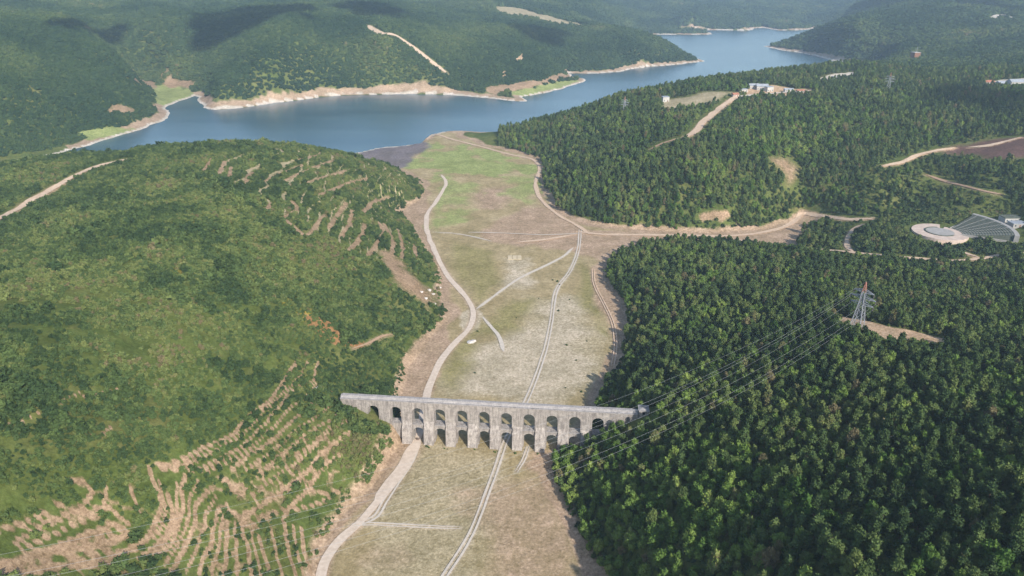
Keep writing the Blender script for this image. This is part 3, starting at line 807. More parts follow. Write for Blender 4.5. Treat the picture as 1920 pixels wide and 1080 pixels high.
# stone chamber at the right end
pt = aq.matrix_basis @ Vector((UX1 + 2.7, 2.2, 0))
hut = empty("stone_chamber", (pt.x, pt.y, 0), AQ_ROT)
tag(hut, "small square stone chamber at the right end of the aqueduct", "stone chamber")
mb = MB(); mb.box(-2.4, 2.4, -2.6, 2.6, 12, 25.6); mb.build("wall", ST_BUT, hut)
mb = MB()
mb.box(-2.65, 2.65, -2.85, 2.85, 25.6, 25.95)
mb.hexa([(-2.5, -2.7, 25.95), (2.5, -2.7, 25.95), (2.5, 2.7, 25.95), (-2.5, 2.7, 25.95)], [(-.7, -.8, 26.7), (.7, -.8, 26.7), (.7, .8, 26.7), (-.7, .8, 26.7)])
mb.build("roof", ST_CAP, hut)
DARK = simple("dark_opening", (.01, .01, .01), (.02, .02, .02), 1)
mb = MB(); mb.box(-.55, .55, -2.64, -2.6, 23.7, 25.2); mb.build("doorway", DARK, hut)

# ------------------------------------------------------------------ pylons and power lines
STEEL = simple("galvanised_steel", (.22, .23, .25), (.34, .35, .38), 2, .6, .3)
REDP = simple("red_white_paint", (.34, .13, .09), (.42, .22, .17), .8, .6, .3)
INS = simple("insulator_glass", (.12, .10, .09), (.22, .18, .16), 2, .3, .5)
def make_pylon():
    root = empty("transmission_pylon", (0, 0, 0))
    H = 28.0
    def half(z): return 3.0 * (1 - z / 17) + 1.05 * (z / 17) if z < 17 else 1.05 * (1 - (z - 17) / 13) + .5 * ((z - 17) / 13)
    zs = [0, 5.5, 10, 13.8, 17, 19.5, 22]
    legs = []
    for sx, sy in ((-1, -1), (1, -1), (1, 1), (-1, 1)):
        mb = MB()
        for a, c in zip(zs[:-1], zs[1:]): mb.bar((sx * half(a), sy * half(a), a), (sx * half(c), sy * half(c), c), .28)
        mb.build("leg", STEEL, root)
    mb = MB()
    for a, c in zip(zs[:-1], zs[1:]):
        h0, h1 = half(a), half(c)
        for f in range(4):
            q = [(-1, -1), (1, -1), (1, 1), (-1, 1)]
            s0, s1 = q[f], q[(f + 1) % 4]
            mb.bar((s0[0] * h0, s0[1] * h0, a), (s1[0] * h1, s1[1] * h1, c), .13)
            mb.bar((s1[0] * h0, s1[1] * h0, a), (s0[0] * h1, s0[1] * h1, c), .13)
            mb.bar((s0[0] * h1, s0[1] * h1, c), (s1[0] * h1, s1[1] * h1, c), .13)
    mb.build("bracing", STEEL, root)
    mb = MB()
    for sx, sy in ((-1, -1), (1, -1), (1, 1), (-1, 1)): mb.bar((sx * half(22), sy * half(22), 22), (sx * .12, sy * .12, H), .2)
    for z in (23, 24.3, 25.6, 26.8):
        h = half(22) * (H - z) / 6 + .1
        mb.bar((-h, -h, z), (h, h, z + .6), .12); mb.bar((h, -h, z), (-h, h, z + .6), .12)
    mb.build("peak", REDP, root)
    for z, L in ((15.0, 6.2), (18.6, 7.0), (22.0, 5.4)):
        for s in (-1, 1):
            mb = MB()
            h = half(z)
            for sy in (-1, 1):
                mb.bar((s * h, sy * h, z), (s * L, 0, z + .3), .24); mb.bar((s * h, sy * h, z + 1.6), (s * L, 0, z + .35), .22)
                mb.bar((s * (h + L) / 2, sy * h / 2, z + .1), (s * (h + L) / 2, sy * h / 2, z + .95), .16)
            mb.build("cross_arm", STEEL, root)
            mb = MB()
            mb.bar((s * L, 0, z + .2), (s * L, 0, z - 1.7), .22)
            for k in range(5): mb.box(s * L - .22, s * L + .22, -.22, .22, z - .3 - k * .32, z - .16 - k * .32)
            mb.build("insulator", INS, root)
    return root
def copy_tree(o, parent=None):
    c = o.copy(); COL.objects.link(c)
    if parent: c.parent = parent
    for ch in [x for x in bpy.data.objects if x.parent == o]: copy_tree(ch, c)
    return c
PYB = np.array(ground(1606, 616))
PYE = np.array((-160., 66.))
line_dir = (PYE - PYB) / np.hypot(*(PYE - PYB))
prot = math.atan2(line_dir[1], line_dir[0]) + math.pi / 2
pyl = make_pylon()
PZ = float(hz(*PYB))
pyl.location = (PYB[0], PYB[1], PZ - .4); pyl.rotation_euler.z = prot
tag(pyl, "tall lattice power pylon with red peak on the bare earth clearing in the right forest", "pylon", "power pylons")
for (px, py, lab, s) in ((1170, 214, "pale thin power pylon on the middle hill beside the lake", .85),
                         (1664, 172, "grey power pylon standing in the dark trees right of the hilltop buildings", .95),
                         ):
    g_ = ground(px, py)
    c = copy_tree(pyl)
    c.location = (g_[0], g_[1], float(hz(*g_)) - .4); c.rotation_euler.z = prot + .4; c.scale = (s, s, s)
    c["label"] = lab
WIRE = simple("aluminium_wire", (.30, .31, .31), (.40, .40, .40), .2, .5, .4)
cr, sr = math.cos(prot), math.sin(prot)
nn = 70
levels = [(15.0, 6.2), (18.6, 7.0), (22.0, 5.4)]
names = {(0, -1): "lowest power cable on the near arm side of the forest pylon", (0, 1): "lowest power cable on the far arm side of the forest pylon",
         (1, -1): "middle power cable on the near arm side of the forest pylon", (1, 1): "middle power cable on the far arm side of the forest pylon",
         (2, -1): "upper power cable on the near arm side of the forest pylon", (2, 1): "upper power cable on the far arm side of the forest pylon"}
wires = []
for li, (z, L) in enumerate(levels):
    for s in (-1, 1): wires.append((s * L, z - 1.7, names[(li, s)], .024))
wires.append((0, 28, "thin earth wire from the red peak of the forest pylon", .02))
for off, dz, lab, rad in wires:
    A = Vector((PYB[0] + cr * off, PYB[1] + sr * off, PZ + dz)); B = Vector((PYE[0] + cr * off, PYE[1] + sr * off, 113.0 + dz))
    mb = MB()
    P = []
    for k in range(nn + 1):
        s = k / nn
        p = A.lerp(B, s); p.z -= 4 * (28 if dz < 28 else 24) * s * (1 - s)
        P.append(p)
    side = Vector((-line_dir[1], line_dir[0], 0))
    vs = []; fs = []
    for i, p in enumerate(P):
        for k in range(3):
            a = k * 2 * math.pi / 3
            vs.append(p + side * rad * math.cos(a) + Vector((0, 0, rad * math.sin(a))))
        if i:
            for k in range(3):
                a0 = (i - 1) * 3 + k; a1 = (i - 1) * 3 + (k + 1) % 3
                fs.append((a0, a1, a1 + 3, a0 + 3))
    tag(mesh_obj("power_cable", vs, fs, WIRE), lab, "power cable", "cables sagging across the valley")
c = copy_tree(pyl); c.location = (PYE[0], PYE[1], float(hz(*PYE)) - .4); s = 1.0
c.location.z = 113.0 - .4
c["label"] = "power pylon on the near hill at the far end of the cables"
mb = MB(); mb.box(-4, 4, -4, 4, float(hz(*PYE)) - 2, 113.0); o = mb.build("concrete_footing", ST_WALL, None); o.location = (PYE[0], PYE[1], 0)
tag(o, "concrete footing block under the near power pylon", "footing")

# ------------------------------------------------------------------ open-air theatre
CONC = simple("theatre_concrete", (.27, .26, .24), (.38, .36, .34), .3)
SEAT = simple("theatre_seat_stone", (.075, .09, .07), (.14, .15, .12), .5)
PINKC = simple("theatre_paving", (.44, .34, .28), (.60, .49, .41), .25)
tz = float(np.median([hz(STAGE[0] + 20 * math.cos(a), STAGE[1] + 20 * math.sin(a)) for a in np.linspace(0, 6, 12)])) + .7
thr = empty("open_air_theatre", (STAGE[0], STAGE[1], tz), TH_ANG)
tag(thr, "fan-shaped open-air theatre with grey seat rows and pale round stage on the right", "amphitheatre")
def sector(mb, r0, r1, a0, a1, z0, z1, n=24):
    vs = []; fs = []
    for k in range(n + 1):
        a = a0 + (a1 - a0) * k / n
        for r_, z_ in ((r0, z0), (r1, z0), (r1, z1), (r0, z1)): vs.append((r_ * math.cos(a), r_ * math.sin(a), z_))
    for k in range(n):
        for j in range(4):
            i0 = k * 4 + j; i1 = k * 4 + (j + 1) % 4
            fs.append((i0, i0 + 4, i1 + 4, i1))
    fs.append((0, 1, 2, 3)); fs.append((n * 4 + 3, n * 4 + 2, n * 4 + 1, n * 4))
    mb.add(vs, fs)
A0, A1 = -math.radians(32), math.radians(31)
rows = 18
for i in range(rows):
    r0 = 17 + i * 2.0
    mb = MB(); sector(mb, r0, r0 + 2.0, A0, A1, -6, .5 + i * .34)
    mb.build("seat_row", SEAT, thr)
for a in np.linspace(A0 + .06, A1 - .06, 7):
    mb = MB()
    for i in range(rows):
        r0 = 17 + i * 2.0; c_, s_ = math.cos(a), math.sin(a)
        z_ = .5 + i * .34
        mb.hexa([(r0 * c_ + s_ * .22, r0 * s_ - c_ * .22, z_), ((r0 + 2.0) * c_ + s_ * .22, (r0 + 2.0) * s_ - c_ * .22, z_), ((r0 + 2.0) * c_ - s_ * .22, (r0 + 2.0) * s_ + c_ * .22, z_), (r0 * c_ - s_ * .22, r0 * s_ + c_ * .22, z_)],
                [(r0 * c_ + s_ * .22, r0 * s_ - c_ * .22, z_ + .12), ((r0 + 2.0) * c_ + s_ * .22, (r0 + 2.0) * s_ - c_ * .22, z_ + .12), ((r0 + 2.0) * c_ - s_ * .22, (r0 + 2.0) * s_ + c_ * .22, z_ + .12), (r0 * c_ - s_ * .22, r0 * s_ + c_ * .22, z_ + .12)])
    mb.build("stair_aisle", CONC, thr)
mb = MB(); sector(mb, 53.02, 56.5, A0 - .03, A1 + .03, -6, 6.6); mb.build("top_walkway", CONC, thr)
for s, a in ((-1, A0), (1, A1)):
    mb = MB(); sector(mb, 16, 53, a - (.03 if s < 0 else 0), a + (.03 if s > 0 else 0), -6, 1.2, 3); mb.build("side_wall", CONC, thr)
mb = MB(); sector(mb, .01, 11, 0, 2 * math.pi, -4, .55, 40); mb.build("stage", CONC, thr)
mb = MB(); sector(mb, 11.0, 12.0, math.radians(70), math.radians(300), -4, .9, 30); mb.build("stage_rim", SEAT, thr)
mb = MB(); sector(mb, 12.02, 22, math.radians(60), math.radians(320), -6, .35, 40); mb.build("plaza", PINKC, thr)
mb = MB(); sector(mb, 11.02, 16.9, A0 - .3, A1 + .3, -4, .3, 30); mb.build("orchestra_floor", PINKC, thr)

# ------------------------------------------------------------------ buildings
WHITE = simple("white_render", (.38, .36, .33), (.50, .48, .44), .3)
BROWN = simple("brown_timber", (.16, .08, .05), (.26, .14, .09), .5)
RTILE = simple("red_tile", (.30, .12, .08), (.42, .20, .13), .6)
GROOF = simple("pale_metal_roof", (.26, .28, .30), (.36, .38, .41), .2, .5, .3)
GLASS = simple("dark_glass", (.02, .03, .04), (.04, .05, .06), .5, .15, .5)
def house(px, py, w, dp, h, rz, label, wall=WHITE, roof=GROOF, gable=True, name="house", cat="building", gr=None):
    g_ = ground(px, py)
    z = float(hz(*g_)) - .8
    r_ = empty(name, (g_[0], g_[1], z), rz)
    tag(r_, label, cat, gr)
    mb = MB(); mb.box(-w / 2, w / 2, -dp / 2, dp / 2, -3, h); wo = mb.build("wall", wall, r_)
    mb = MB()
    if gable:
        e = .6; rh = min(w, dp) * .28
        mb.hexa([(-w / 2 - e, -dp / 2 - e, h), (w / 2 + e, -dp / 2 - e, h), (w / 2 + e, dp / 2 + e, h), (-w / 2 - e, dp / 2 + e, h)],
                [(-w / 2 - e, -.1, h + rh), (w / 2 + e, -.1, h + rh), (w / 2 + e, .1, h + rh), (-w / 2 - e, .1, h + rh)])
    else:
        mb.box(-w / 2 - .3, w / 2 + .3, -dp / 2 - .3, dp / 2 + .3, h, h + .5)
    mb.build("roof", roof, r_)
    nw = max(2, int(w / 3.2))
    for k in range(nw):
        x = -w / 2 + w * (k + .5) / nw
        mb = MB()
        if k == nw // 2:
            mb.box(x - .6, x + .6, -dp / 2 - .06, -dp / 2, .8, 3.1); mb.build("door", BROWN, r_)
        else:
            mb.box(x - .6, x + .6, -dp / 2 - .05, -dp / 2, 1.8, 3.1); mb.build("window", GLASS, r_)
    return r_
house(1247, 190, 9, 9, 7, .1, "lone small white house on the lake side crest of the middle hill", gable=False)
house(1392, 172, 12, 8, 4.5, .2, "low white building left end of the hilltop group beside the dirt road top", gable=False)
house(1412, 166, 14, 9, 5.5, .1, "white gabled building second in the hilltop group behind a tree")
house(1428, 168, 16, 11, 6, -.1, "widest white gabled building in the middle of the hilltop group")
house(1441, 171, 10, 8, 7, .3, "tall narrow white building in the hilltop group", gable=False)
house(1478, 172, 12, 7, 4, 0, "low white building standing right in the hilltop group", wall=WHITE)
house(1500, 174, 10, 6, 4, .1, "small red-roofed building at the right end of the hilltop group", roof=RTILE)
house(1378, 181, 8, 7, 4, .2, "small pinkish hut where the hilltop dirt road begins", wall=PINKC, roof=RTILE)
house(1566, 147, 9, 5, 3.5, 0, "tiny white site hut on the pale cleared ground near the lake", gable=False)
house(1852, 159, 14, 9, 5, .2, "white building with red roof at the right edge of the hill", roof=RTILE)
house(1884, 161, 24, 10, 5, .1, "long pale blue roofed shed at the right edge")
house(1908, 159, 26, 12, 5.5, 0, "longest grey roofed shed touching the right picture edge")
tw = house(1714, 113, 13, 13, 16, .2, "brown tower-like building with pale flat roof on the far right hill", wall=BROWN, roof=WHITE, gable=False, name="lookout_building")
mb = MB(); mb.bar((4, 3, 16.5), (4, 3, 26), .5); mb.build("antenna", STEEL, tw)
house(1906, 424, 12, 8, 4, TH_ANG, "grey flat building behind the top row of the theatre", wall=CONC, roof=GROOF, gable=False)
house(1893, 414, 15, 9, 4.5, TH_ANG, "dark roofed entrance building above the theatre", wall=WHITE, roof=SEAT, gable=False)

# sandy mound and loose rocks
def rock(px, py, s, label, mat, gr=None, flat=.6, name="boulder"):
    g_ = ground(px, py)
    bm = bmesh.new(); bmesh.ops.create_icosphere(bm, subdivisions=2, radius=1)
    ph = R.uniform(0, 9)
    for v in bm.verts:
        k = 1 + .35 * math.sin(v.co.x * 3.1 + ph) * math.cos(v.co.y * 2.7 + ph) + R.uniform(-.12, .12)
        v.co = Vector((v.co.x * k * s, v.co.y * k * s * .8, v.co.z * k * s * flat))
    me = bpy.data.meshes.new(name); bm.to_mesh(me); bm.free(); me.materials.append(mat)
    o = bpy.data.objects.new(name, me); COL.objects.link(o)
    o.location = (g_[0], g_[1], float(hz(*g_)) + s * flat * .3)
    tag(o, label, "boulder", gr)
    return o
ROCK = simple("pale_rock", (.45, .41, .37), (.62, .58, .54), .8, bump=.5)
for px, py, s in ((592, 730, 1.3), (598, 727, 1.6), (604, 729, 1.2), (609, 731, .9)):
    rock(px, py, s, "pale boulder lying in the grass at the left end of the aqueduct", ROCK, "boulders at the left end of the aqueduct")
for px, py, s in ((805, 545, 1.6), (812, 552, 1.3), (798, 560, 1.5), (824, 540, 1.4), (815, 570, 1.2), (790, 548, 1.3)):
    rock(px, py, s, "pink grey boulder on the eroded slope edge left of the valley road", ROCK, "boulders on the eroded left slope")
rock(882, 642, 2.6, "flat pale rock heap beside the valley road below the fork", ROCK, flat=.35, name="rock_heap")
rock(888, 640, 1.9, "smaller pale rock heap touching the flat heap beside the valley road", ROCK, flat=.4, name="rock_heap")
rock(783, 824, 1.4, "dark earth mound on the road under the first low arch", simple("dark_earth", (.14, .10, .08), (.22, .17, .13), 1), flat=.5, name="earth_mound")
SANDM = simple("yellow_sand", (.44, .36, .24), (.56, .47, .33), .6)
g_ = ground(965, 483)
mb = MB()
for i in range(3):
    for j in range(2):
        x0 = -6 + i * 4.0; y0 = -4.5 + j * 4.5
        mb.hexa([(x0, y0, -.4), (x0 + 4, y0, -.4), (x0 + 4, y0 + 4.5, -.4), (x0, y0 + 4.5, -.4)],
                [(x0 + .2, y0 + .3, .45), (x0 + 3.8, y0 + .2, .4), (x0 + 3.7, y0 + 4.3, .5), (x0 + .3, y0 + 4.2, .4)])
o = mb.build("sand_heap", SANDM); o.location = (g_[0], g_[1], float(hz(*g_)))
tag(o, "rectangular pale yellow sand heap in the middle of the upper valley floor", "sand heap")

# ------------------------------------------------------------------ vegetation
def foliage_mat(name, dark, mid, light, patch=None):
    m, nt, b = new_mat(name, .9, .08)
    at_ = N(nt, "ShaderNodeAttribute", attribute_type='INSTANCER', attribute_name="tint")
    g = N(nt, "ShaderNodeNewGeometry")
    oi = N(nt, "ShaderNodeObjectInfo")
    f = noise(nt, g.outputs["Position"], .9, 3, .7)
    v = fmath(nt, 'ADD', at_.outputs["Fac"], fmath(nt, 'MULTIPLY', fmath(nt, 'SUBTRACT', f, .5), .55))
    v = fmath(nt, 'ADD', v, fmath(nt, 'MULTIPLY', fmath(nt, 'SUBTRACT', oi.outputs["Random"], .5), .25))
    col = ramp(nt, v, [(.0, dark), (.45, mid), (.85, light), (1.0, (.15, .125, .065))])
    nt.links.new(col, b.inputs["Base Color"])
    return m
M_PINE = foliage_mat("pine_needles", (.038, .066, .026), (.076, .116, .037), (.138, .175, .054))
M_BROAD = foliage_mat("broad_leaves", (.046, .092, .020), (.100, .162, .034), (.180, .240, .055))
M_SHRUB = foliage_mat("maquis_leaves", (.034, .060, .024), (.080, .118, .038), (.155, .182, .058))
M_FAR = foliage_mat("far_forest_leaves", (.020, .042, .018), (.044, .074, .027), (.090, .120, .038))
M_BARK = simple("bark", (.10, .07, .05), (.18, .13, .10), 3)

def crown_mesh(name, seed, lobes, rad, height, nleaf, leaf, mat, cone=0.0, base=.3, sub=1, lk=1.0):
    r_ = random.Random(seed)
    vs = []; fs = []
    L = []
    for k in range(lobes):
        a = r_.uniform(0, 6.283); t = (k + .5) / lobes
        z = height * (base + (1 - base) * t * .86)
        prof = (1 - cone) * math.sqrt(max(.05, 1 - (2 * (t - .42)) ** 2)) + cone * (1 - t)
        rr = rad * prof * r_.uniform(.25, .62)
        s = rad * lk * r_.uniform(.34, .58) * (1 - .3 * t)
        L.append((rr * math.cos(a), rr * math.sin(a), z, s, s * r_.uniform(.65, .95)))
    bm0 = bmesh.new(); bmesh.ops.create_icosphere(bm0, subdivisions=sub, radius=1)
    iv = [v.co.copy() for v in bm0.verts]; ifc = [[v.index for v in f.verts] for f in bm0.faces]; bm0.free()
    for (x, y, z, s, sz) in L:
        n0 = len(vs)
        for v in iv:
            k = r_.uniform(.72, 1.18)
            vs.append((x + v.x * s * k, y + v.y * s * k, z + v.z * sz * k))
        fs += [tuple(i + n0 for i in f) for f in ifc]
    for k in range(nleaf):
        x, y, z, s, sz = r_.choice(L)
        d = Vector((r_.gauss(0, 1), r_.gauss(0, 1), r_.gauss(.35, 1))).normalized()
        p = Vector((x + d.x * s * 1.02, y + d.y * s * 1.02, z + d.z * sz * 1.02))
        u = d.cross(Vector((r_.uniform(-1, 1), r_.uniform(-1, 1), r_.uniform(-1, 1)))).normalized()
        w = (d * r_.uniform(.3, 1) + u.cross(d) * r_.uniform(-1, 1)).normalized()
        l = leaf * r_.uniform(.6, 1.3)
        n0 = len(vs)
        vs += [tuple(p - u * l * .5), tuple(p + u * l * .5), tuple(p + w * l)]
        fs.append((n0, n0 + 1, n0 + 2))
    me = bpy.data.meshes.new(name)
    me.from_pydata(vs, [], fs); me.update(); me.materials.append(mat)
    return me

def trunk_mesh(name, h, r0, seed):
    r_ = random.Random(seed)
    mb = MB(); n = 6
    def tube(p, q, a, c):
        vs = []
        for P_, r in ((p, a), (q, c)):
            for k in range(n): vs.append((P_[0] + r * math.cos(k * 6.283 / n), P_[1] + r * math.sin(k * 6.283 / n), P_[2]))
        mb.add(vs, [(k, (k + 1) % n, n + (k + 1) % n, n + k) for k in range(n)])
    tube((0, 0, -1), (.1, .05, h * .5), r0, r0 * .65); tube((.1, .05, h * .5), (.05, .1, h * .85), r0 * .65, r0 * .25)
    for k in range(5):
        a = r_.uniform(0, 6.28); z = h * r_.uniform(.35, .7); l = h * r_.uniform(.18, .3)
        tube((.05, .05, z), (l * math.cos(a), l * math.sin(a), z + l * .6), r0 * .4, r0 * .12)
    me = bpy.data.meshes.new(name); me.from_pydata(mb.v, [], mb.f); me.update(); me.materials.append(M_BARK)
    return me

pine_crowns = [crown_mesh("crown", 100 + i, 15, 2.8, 7.6, 420, .62, M_PINE, .30, .28, 1, .78) for i in range(3)]
broad_crowns = [crown_mesh("crown", 200 + i, 16, 3.1, 6.4, 440, .6, M_BROAD, .05, .24, 1, .80) for i in range(3)]
pine_trunk = trunk_mesh("trunk", 7.4, .24, 1); broad_trunk = trunk_mesh("trunk", 6.2, .22, 2)
shrub_meshes = [crown_mesh("shrub", 300 + i, 5, 1.15, 1.5, 90, .5, M_SHRUB, .0, .10) for i in range(3)]
far_meshes = [crown_mesh("tree_clump", 400 + i, 7, 1.0, .95, 26, .34, M_FAR, .0, .15) for i in range(2)]

def in_frame(x, y, z, m=0.0):
    u, v = to_pix(x, y, z)
    return (u > -m) & (u < 1920 + m) & (v > -m) & (v < 1080 + m)

def scatter(spacing, x0, x1, y0, y1, seed, grow=0.0):
    r_ = np.random.default_rng(seed)
    nx = int((x1 - x0) / spacing); ny = int((y1 - y0) / spacing)
    gx, gy = np.meshgrid(np.arange(nx), np.arange(ny))
    x = x0 + (gx + r_.uniform(-.1, 1.1, gx.shape)) * spacing; y = y0 + (gy + r_.uniform(-.1, 1.1, gx.shape)) * spacing
    return x.ravel(), y.ravel()

def polar_scatter(k, r0, r1, seed):
    """points whose spacing grows with distance: spacing = r / k"""
    r_ = np.random.default_rng(seed)
    nl = int(math.log(r1 / r0) * k); na = int(math.radians(96) * k)
    gi, gj = np.meshgrid(np.arange(nl), np.arange(na))
    l = math.log(r0) + (gi + r_.uniform(0, 1, gi.shape)) / k
    a = -math.radians(48) + (gj + r_.uniform(0, 1, gi.shape)) / k
    return (np.exp(l) * np.sin(a)).ravel(), (np.exp(l) * np.cos(a)).ravel()

theatre_c = STAGE
def free(x, y):
    b_ = look(bare, x, y)
    ok = b_ < np.random.default_rng(3).uniform(.10, .38, x.shape)
    ok &= (look(dF, x, y) > 1.5) & (look(dL, x, y) > 6)
    # clear of the aqueduct
    lx = (x + 2.6) * math.cos(-AQ_ROT) - (y - 311.9) * math.sin(-AQ_ROT); ly = (x + 2.6) * math.sin(-AQ_ROT) + (y - 311.9) * math.cos(-AQ_ROT)
    ok &= ~((lx > UX0 - 3) & (lx < UX1 + 9) & (ly > -7 * (lx > UX1 - 8) - 3.5) & (ly < 8))
    # clear of the theatre
    tx = (x - STAGE[0]) * math.cos(-TH_ANG) - (y - STAGE[1]) * math.sin(-TH_ANG); ty = (x - STAGE[0]) * math.sin(-TH_ANG) + (y - STAGE[1]) * math.cos(-TH_ANG)
    rr_ = np.hypot(tx, ty); aa = np.arctan2(ty, tx)
    ok &= ~((rr_ < 27) | ((rr_ < 66) & (aa > A0 - .08) & (aa < A1 + .08)))
    return ok

VOLUME = {}
def stuff_points(name, x, y, z, scl, rot, pick, tint, sources, label):
    me = bpy.data.meshes.new(name + "_points")
    n = len(x)
    me.vertices.add(n)
    me.vertices.foreach_set("co", np.c_[x, y, z].astype(np.float32).ravel())
    for nm, tp, dat in (("scl", 'FLOAT_VECTOR', scl), ("rot", 'FLOAT', rot), ("pick", 'INT', pick), ("tint", 'FLOAT', tint)):
        a = me.attributes.new(nm, tp, 'POINT')
        a.data.foreach_set("vector" if tp == 'FLOAT_VECTOR' else "value", np.ascontiguousarray(dat).astype(np.int32 if tp == 'INT' else np.float32).ravel())
    o = bpy.data.objects.new(name, me); COL.objects.link(o)
    ng = bpy.data.node_groups.new(name + "_nodes", 'GeometryNodeTree')
    ng.interface.new_socket("Geometry", in_out='INPUT', socket_type='NodeSocketGeometry')
    ng.interface.new_socket("Geometry", in_out='OUTPUT', socket_type='NodeSocketGeometry')
    gi = ng.nodes.new("NodeGroupInput"); go = ng.nodes.new("NodeGroupOutput")
    iop = ng.nodes.new("GeometryNodeInstanceOnPoints")
    jn = ng.nodes.new("GeometryNodeJoinGeometry")
    for parts in sources:
        j2 = ng.nodes.new("GeometryNodeJoinGeometry")
        for s in parts:
            oi = ng.nodes.new("GeometryNodeObjectInfo"); oi.transform_space = 'ORIGINAL'
            oi.inputs["Object"].default_value = s
            ng.links.new(oi.outputs["Geometry"], j2.inputs[0])
        g2 = ng.nodes.new("GeometryNodeGeometryToInstance")
        ng.links.new(j2.outputs[0], g2.inputs[0]); ng.links.new(g2.outputs[0], jn.inputs[0])
    def attr(nm, tp):
        a = ng.nodes.new("GeometryNodeInputNamedAttribute"); a.data_type = tp; a.inputs[0].default_value = nm
        return a.outputs[0]
    cx = ng.nodes.new("ShaderNodeCombineXYZ")
    ng.links.new(attr("rot", 'FLOAT'), cx.inputs[2])
    ng.links.new(gi.outputs[0], iop.inputs["Points"]); ng.links.new(jn.outputs[0], iop.inputs["Instance"])
    iop.inputs["Pick Instance"].default_value = True
    ng.links.new(attr("pick", 'INT'), iop.inputs["Instance Index"])
    ng.links.new(cx.outputs[0], iop.inputs["Rotation"])
    ng.links.new(attr("scl", 'FLOAT_VECTOR'), iop.inputs["Scale"])
    ng.links.new(iop.outputs[0], go.inputs[0])
    md = o.modifiers.new("scatter", 'NODES'); md.node_group = ng
    tag(o, kind="stuff"); o["label"] = label
    return o

def describe(kind, x, y, z, s, tint):
    u, v = to_pix(x, y, z)
    size = "small" if s[0] < .9 else ("broad" if s[0] > 1.12 else "middling")
    if kind == "shrub":
        tone = "dark green" if tint < .32 else ("yellow-green" if tint > .58 else "mid green")
        zone = ("at the bottom edge" if v > 1020 else "above the bottom edge" if v > 940 else "higher up the slope") 
        side = ("far left" if u < 220 else "near the valley road" if u > 450 else "midway to the road")
        return f"{size} {tone} shrub among terraces, {zone}, {side}"
    tone = "dark" if tint < .34 else ("bright" if tint > .56 else "mid green")
    zone = "at the bottom edge" if v > 1000 else "one third up" if v > 900 else "upper part"
    side = "beside the field" if u < 1250 else "left of middle" if u < 1450 else "right of middle" if u < 1700 else "right side"
    noun = "pine" if kind == "pine_tree" else "leafy tree"
    return f"{size} {tone} {noun} in lower right wood, {zone}, {side}"

def individuals(kind, x, y, z, s, rot, tint, crowns, trunk, label, cat, group):
    protos = []
    for i in range(len(x)):
        if i < len(crowns):
            if trunk is None:
                r_ = bpy.data.objects.new(kind, crowns[i]); COL.objects.link(r_); protos.append((r_, None, None)); r_["tint"] = float(tint[i])
            else:
                r_ = empty(kind, (0, 0, 0))
                c = bpy.data.objects.new("crown", crowns[i]); COL.objects.link(c); c.parent = r_
                t = bpy.data.objects.new("trunk", trunk); COL.objects.link(t); t.parent = r_
                protos.append((r_, c, t))
            tag(r_, label, cat, group)
            root, c = protos[i][0], protos[i][1]
        else:
            p = protos[i % len(crowns)]
            root = p[0].copy(); COL.objects.link(root)
            c = None
            if p[1] is not None:
                c = p[1].copy(); COL.objects.link(c); c.parent = root
                t = p[2].copy(); COL.objects.link(t); t.parent = root
        root.location = (x[i], y[i], z[i]); root.rotation_euler = (0, 0, rot[i]); root.scale = tuple(s[i])
        root["label"] = describe(kind, x[i], y[i], z[i], s[i], tint[i])
        if c is not None: c["tint"] = float(tint[i])
        else: root["tint"] = float(tint[i])
    return protos

# --- trees on the right: a dense wood near, thinning in size with distance
REGION_R = lambda x, y: (x > -1e9) & ((look(dF, x, y) > 0)) & ((x > 20) | ((y > 520) & (x > 0)))
x1, y1 = scatter(3.75, 20, 660, 60, 640, 21)
x2, y2 = scatter(4.5, -20, 1350, 640, 1480, 22)
x = np.r_[x1, x2]; y = np.r_[y1, y2]
z = hz(x, y)
ok = in_frame(x, y, z + 3, 300) & free(x, y) & (z > -2) & ~((x < 20) & (y < 600)) & (np.hypot(x, y) < 1480)
x, y, z = x[ok], y[ok], z[ok]
u, v = to_pix(x, y, z)
# low scrub instead of trees on the theatre slopes, and on the near side of tracks and clearings
rx = np.hypot(x, y); qx = x * (1 + 11 / rx); qy = y * (1 + 11 / rx)
opening = np.zeros(len(x), bool)
for t, P in zip(TRACKS, tpaths):
    if P[:, 0].mean() > 60 and P[:, 1].mean() < 1500 and t[3] > 2.5: opening |= seg_dist(qx, qy, P) < (7.5 if t[3] < 4.9 else 11)
for c, P in zip(CLEAR, clear_w):
    if P[:, 0].mean() > 60 and P[:, 1].mean() < 1500: opening |= sdf(qx, qy, P) < 3
scrubzone = ((v > 400) & (v < 475) & (u > 1500)) | ((v > 255) & (v < 400) & (u > 1620))
ttx = (x - STAGE[0]) * math.cos(-TH_ANG) - (y - STAGE[1]) * math.sin(-TH_ANG); tty = (x - STAGE[0]) * math.sin(-TH_ANG) + (y - STAGE[1]) * math.cos(-TH_ANG)
opening |= np.hypot(ttx - 22, tty) < 58
scrubzone |= opening
keep = (~scrubzone) | ~opening & (np.random.default_rng(5).uniform(0, 1, x.shape) < .35)
gapn = fbm(x / 16, y / 16, 31, 3)
keep &= ~((gapn > .70) & (y > 640) & (np.random.default_rng(6).uniform(0, 1, x.shape) < .7))
scx, scy, scz = x[scrubzone], y[scrubzone], z[scrubzone]
x, y, z, u, v = x[keep], y[keep], z[keep], u[keep], v[keep]
r_ = np.random.default_rng(8)
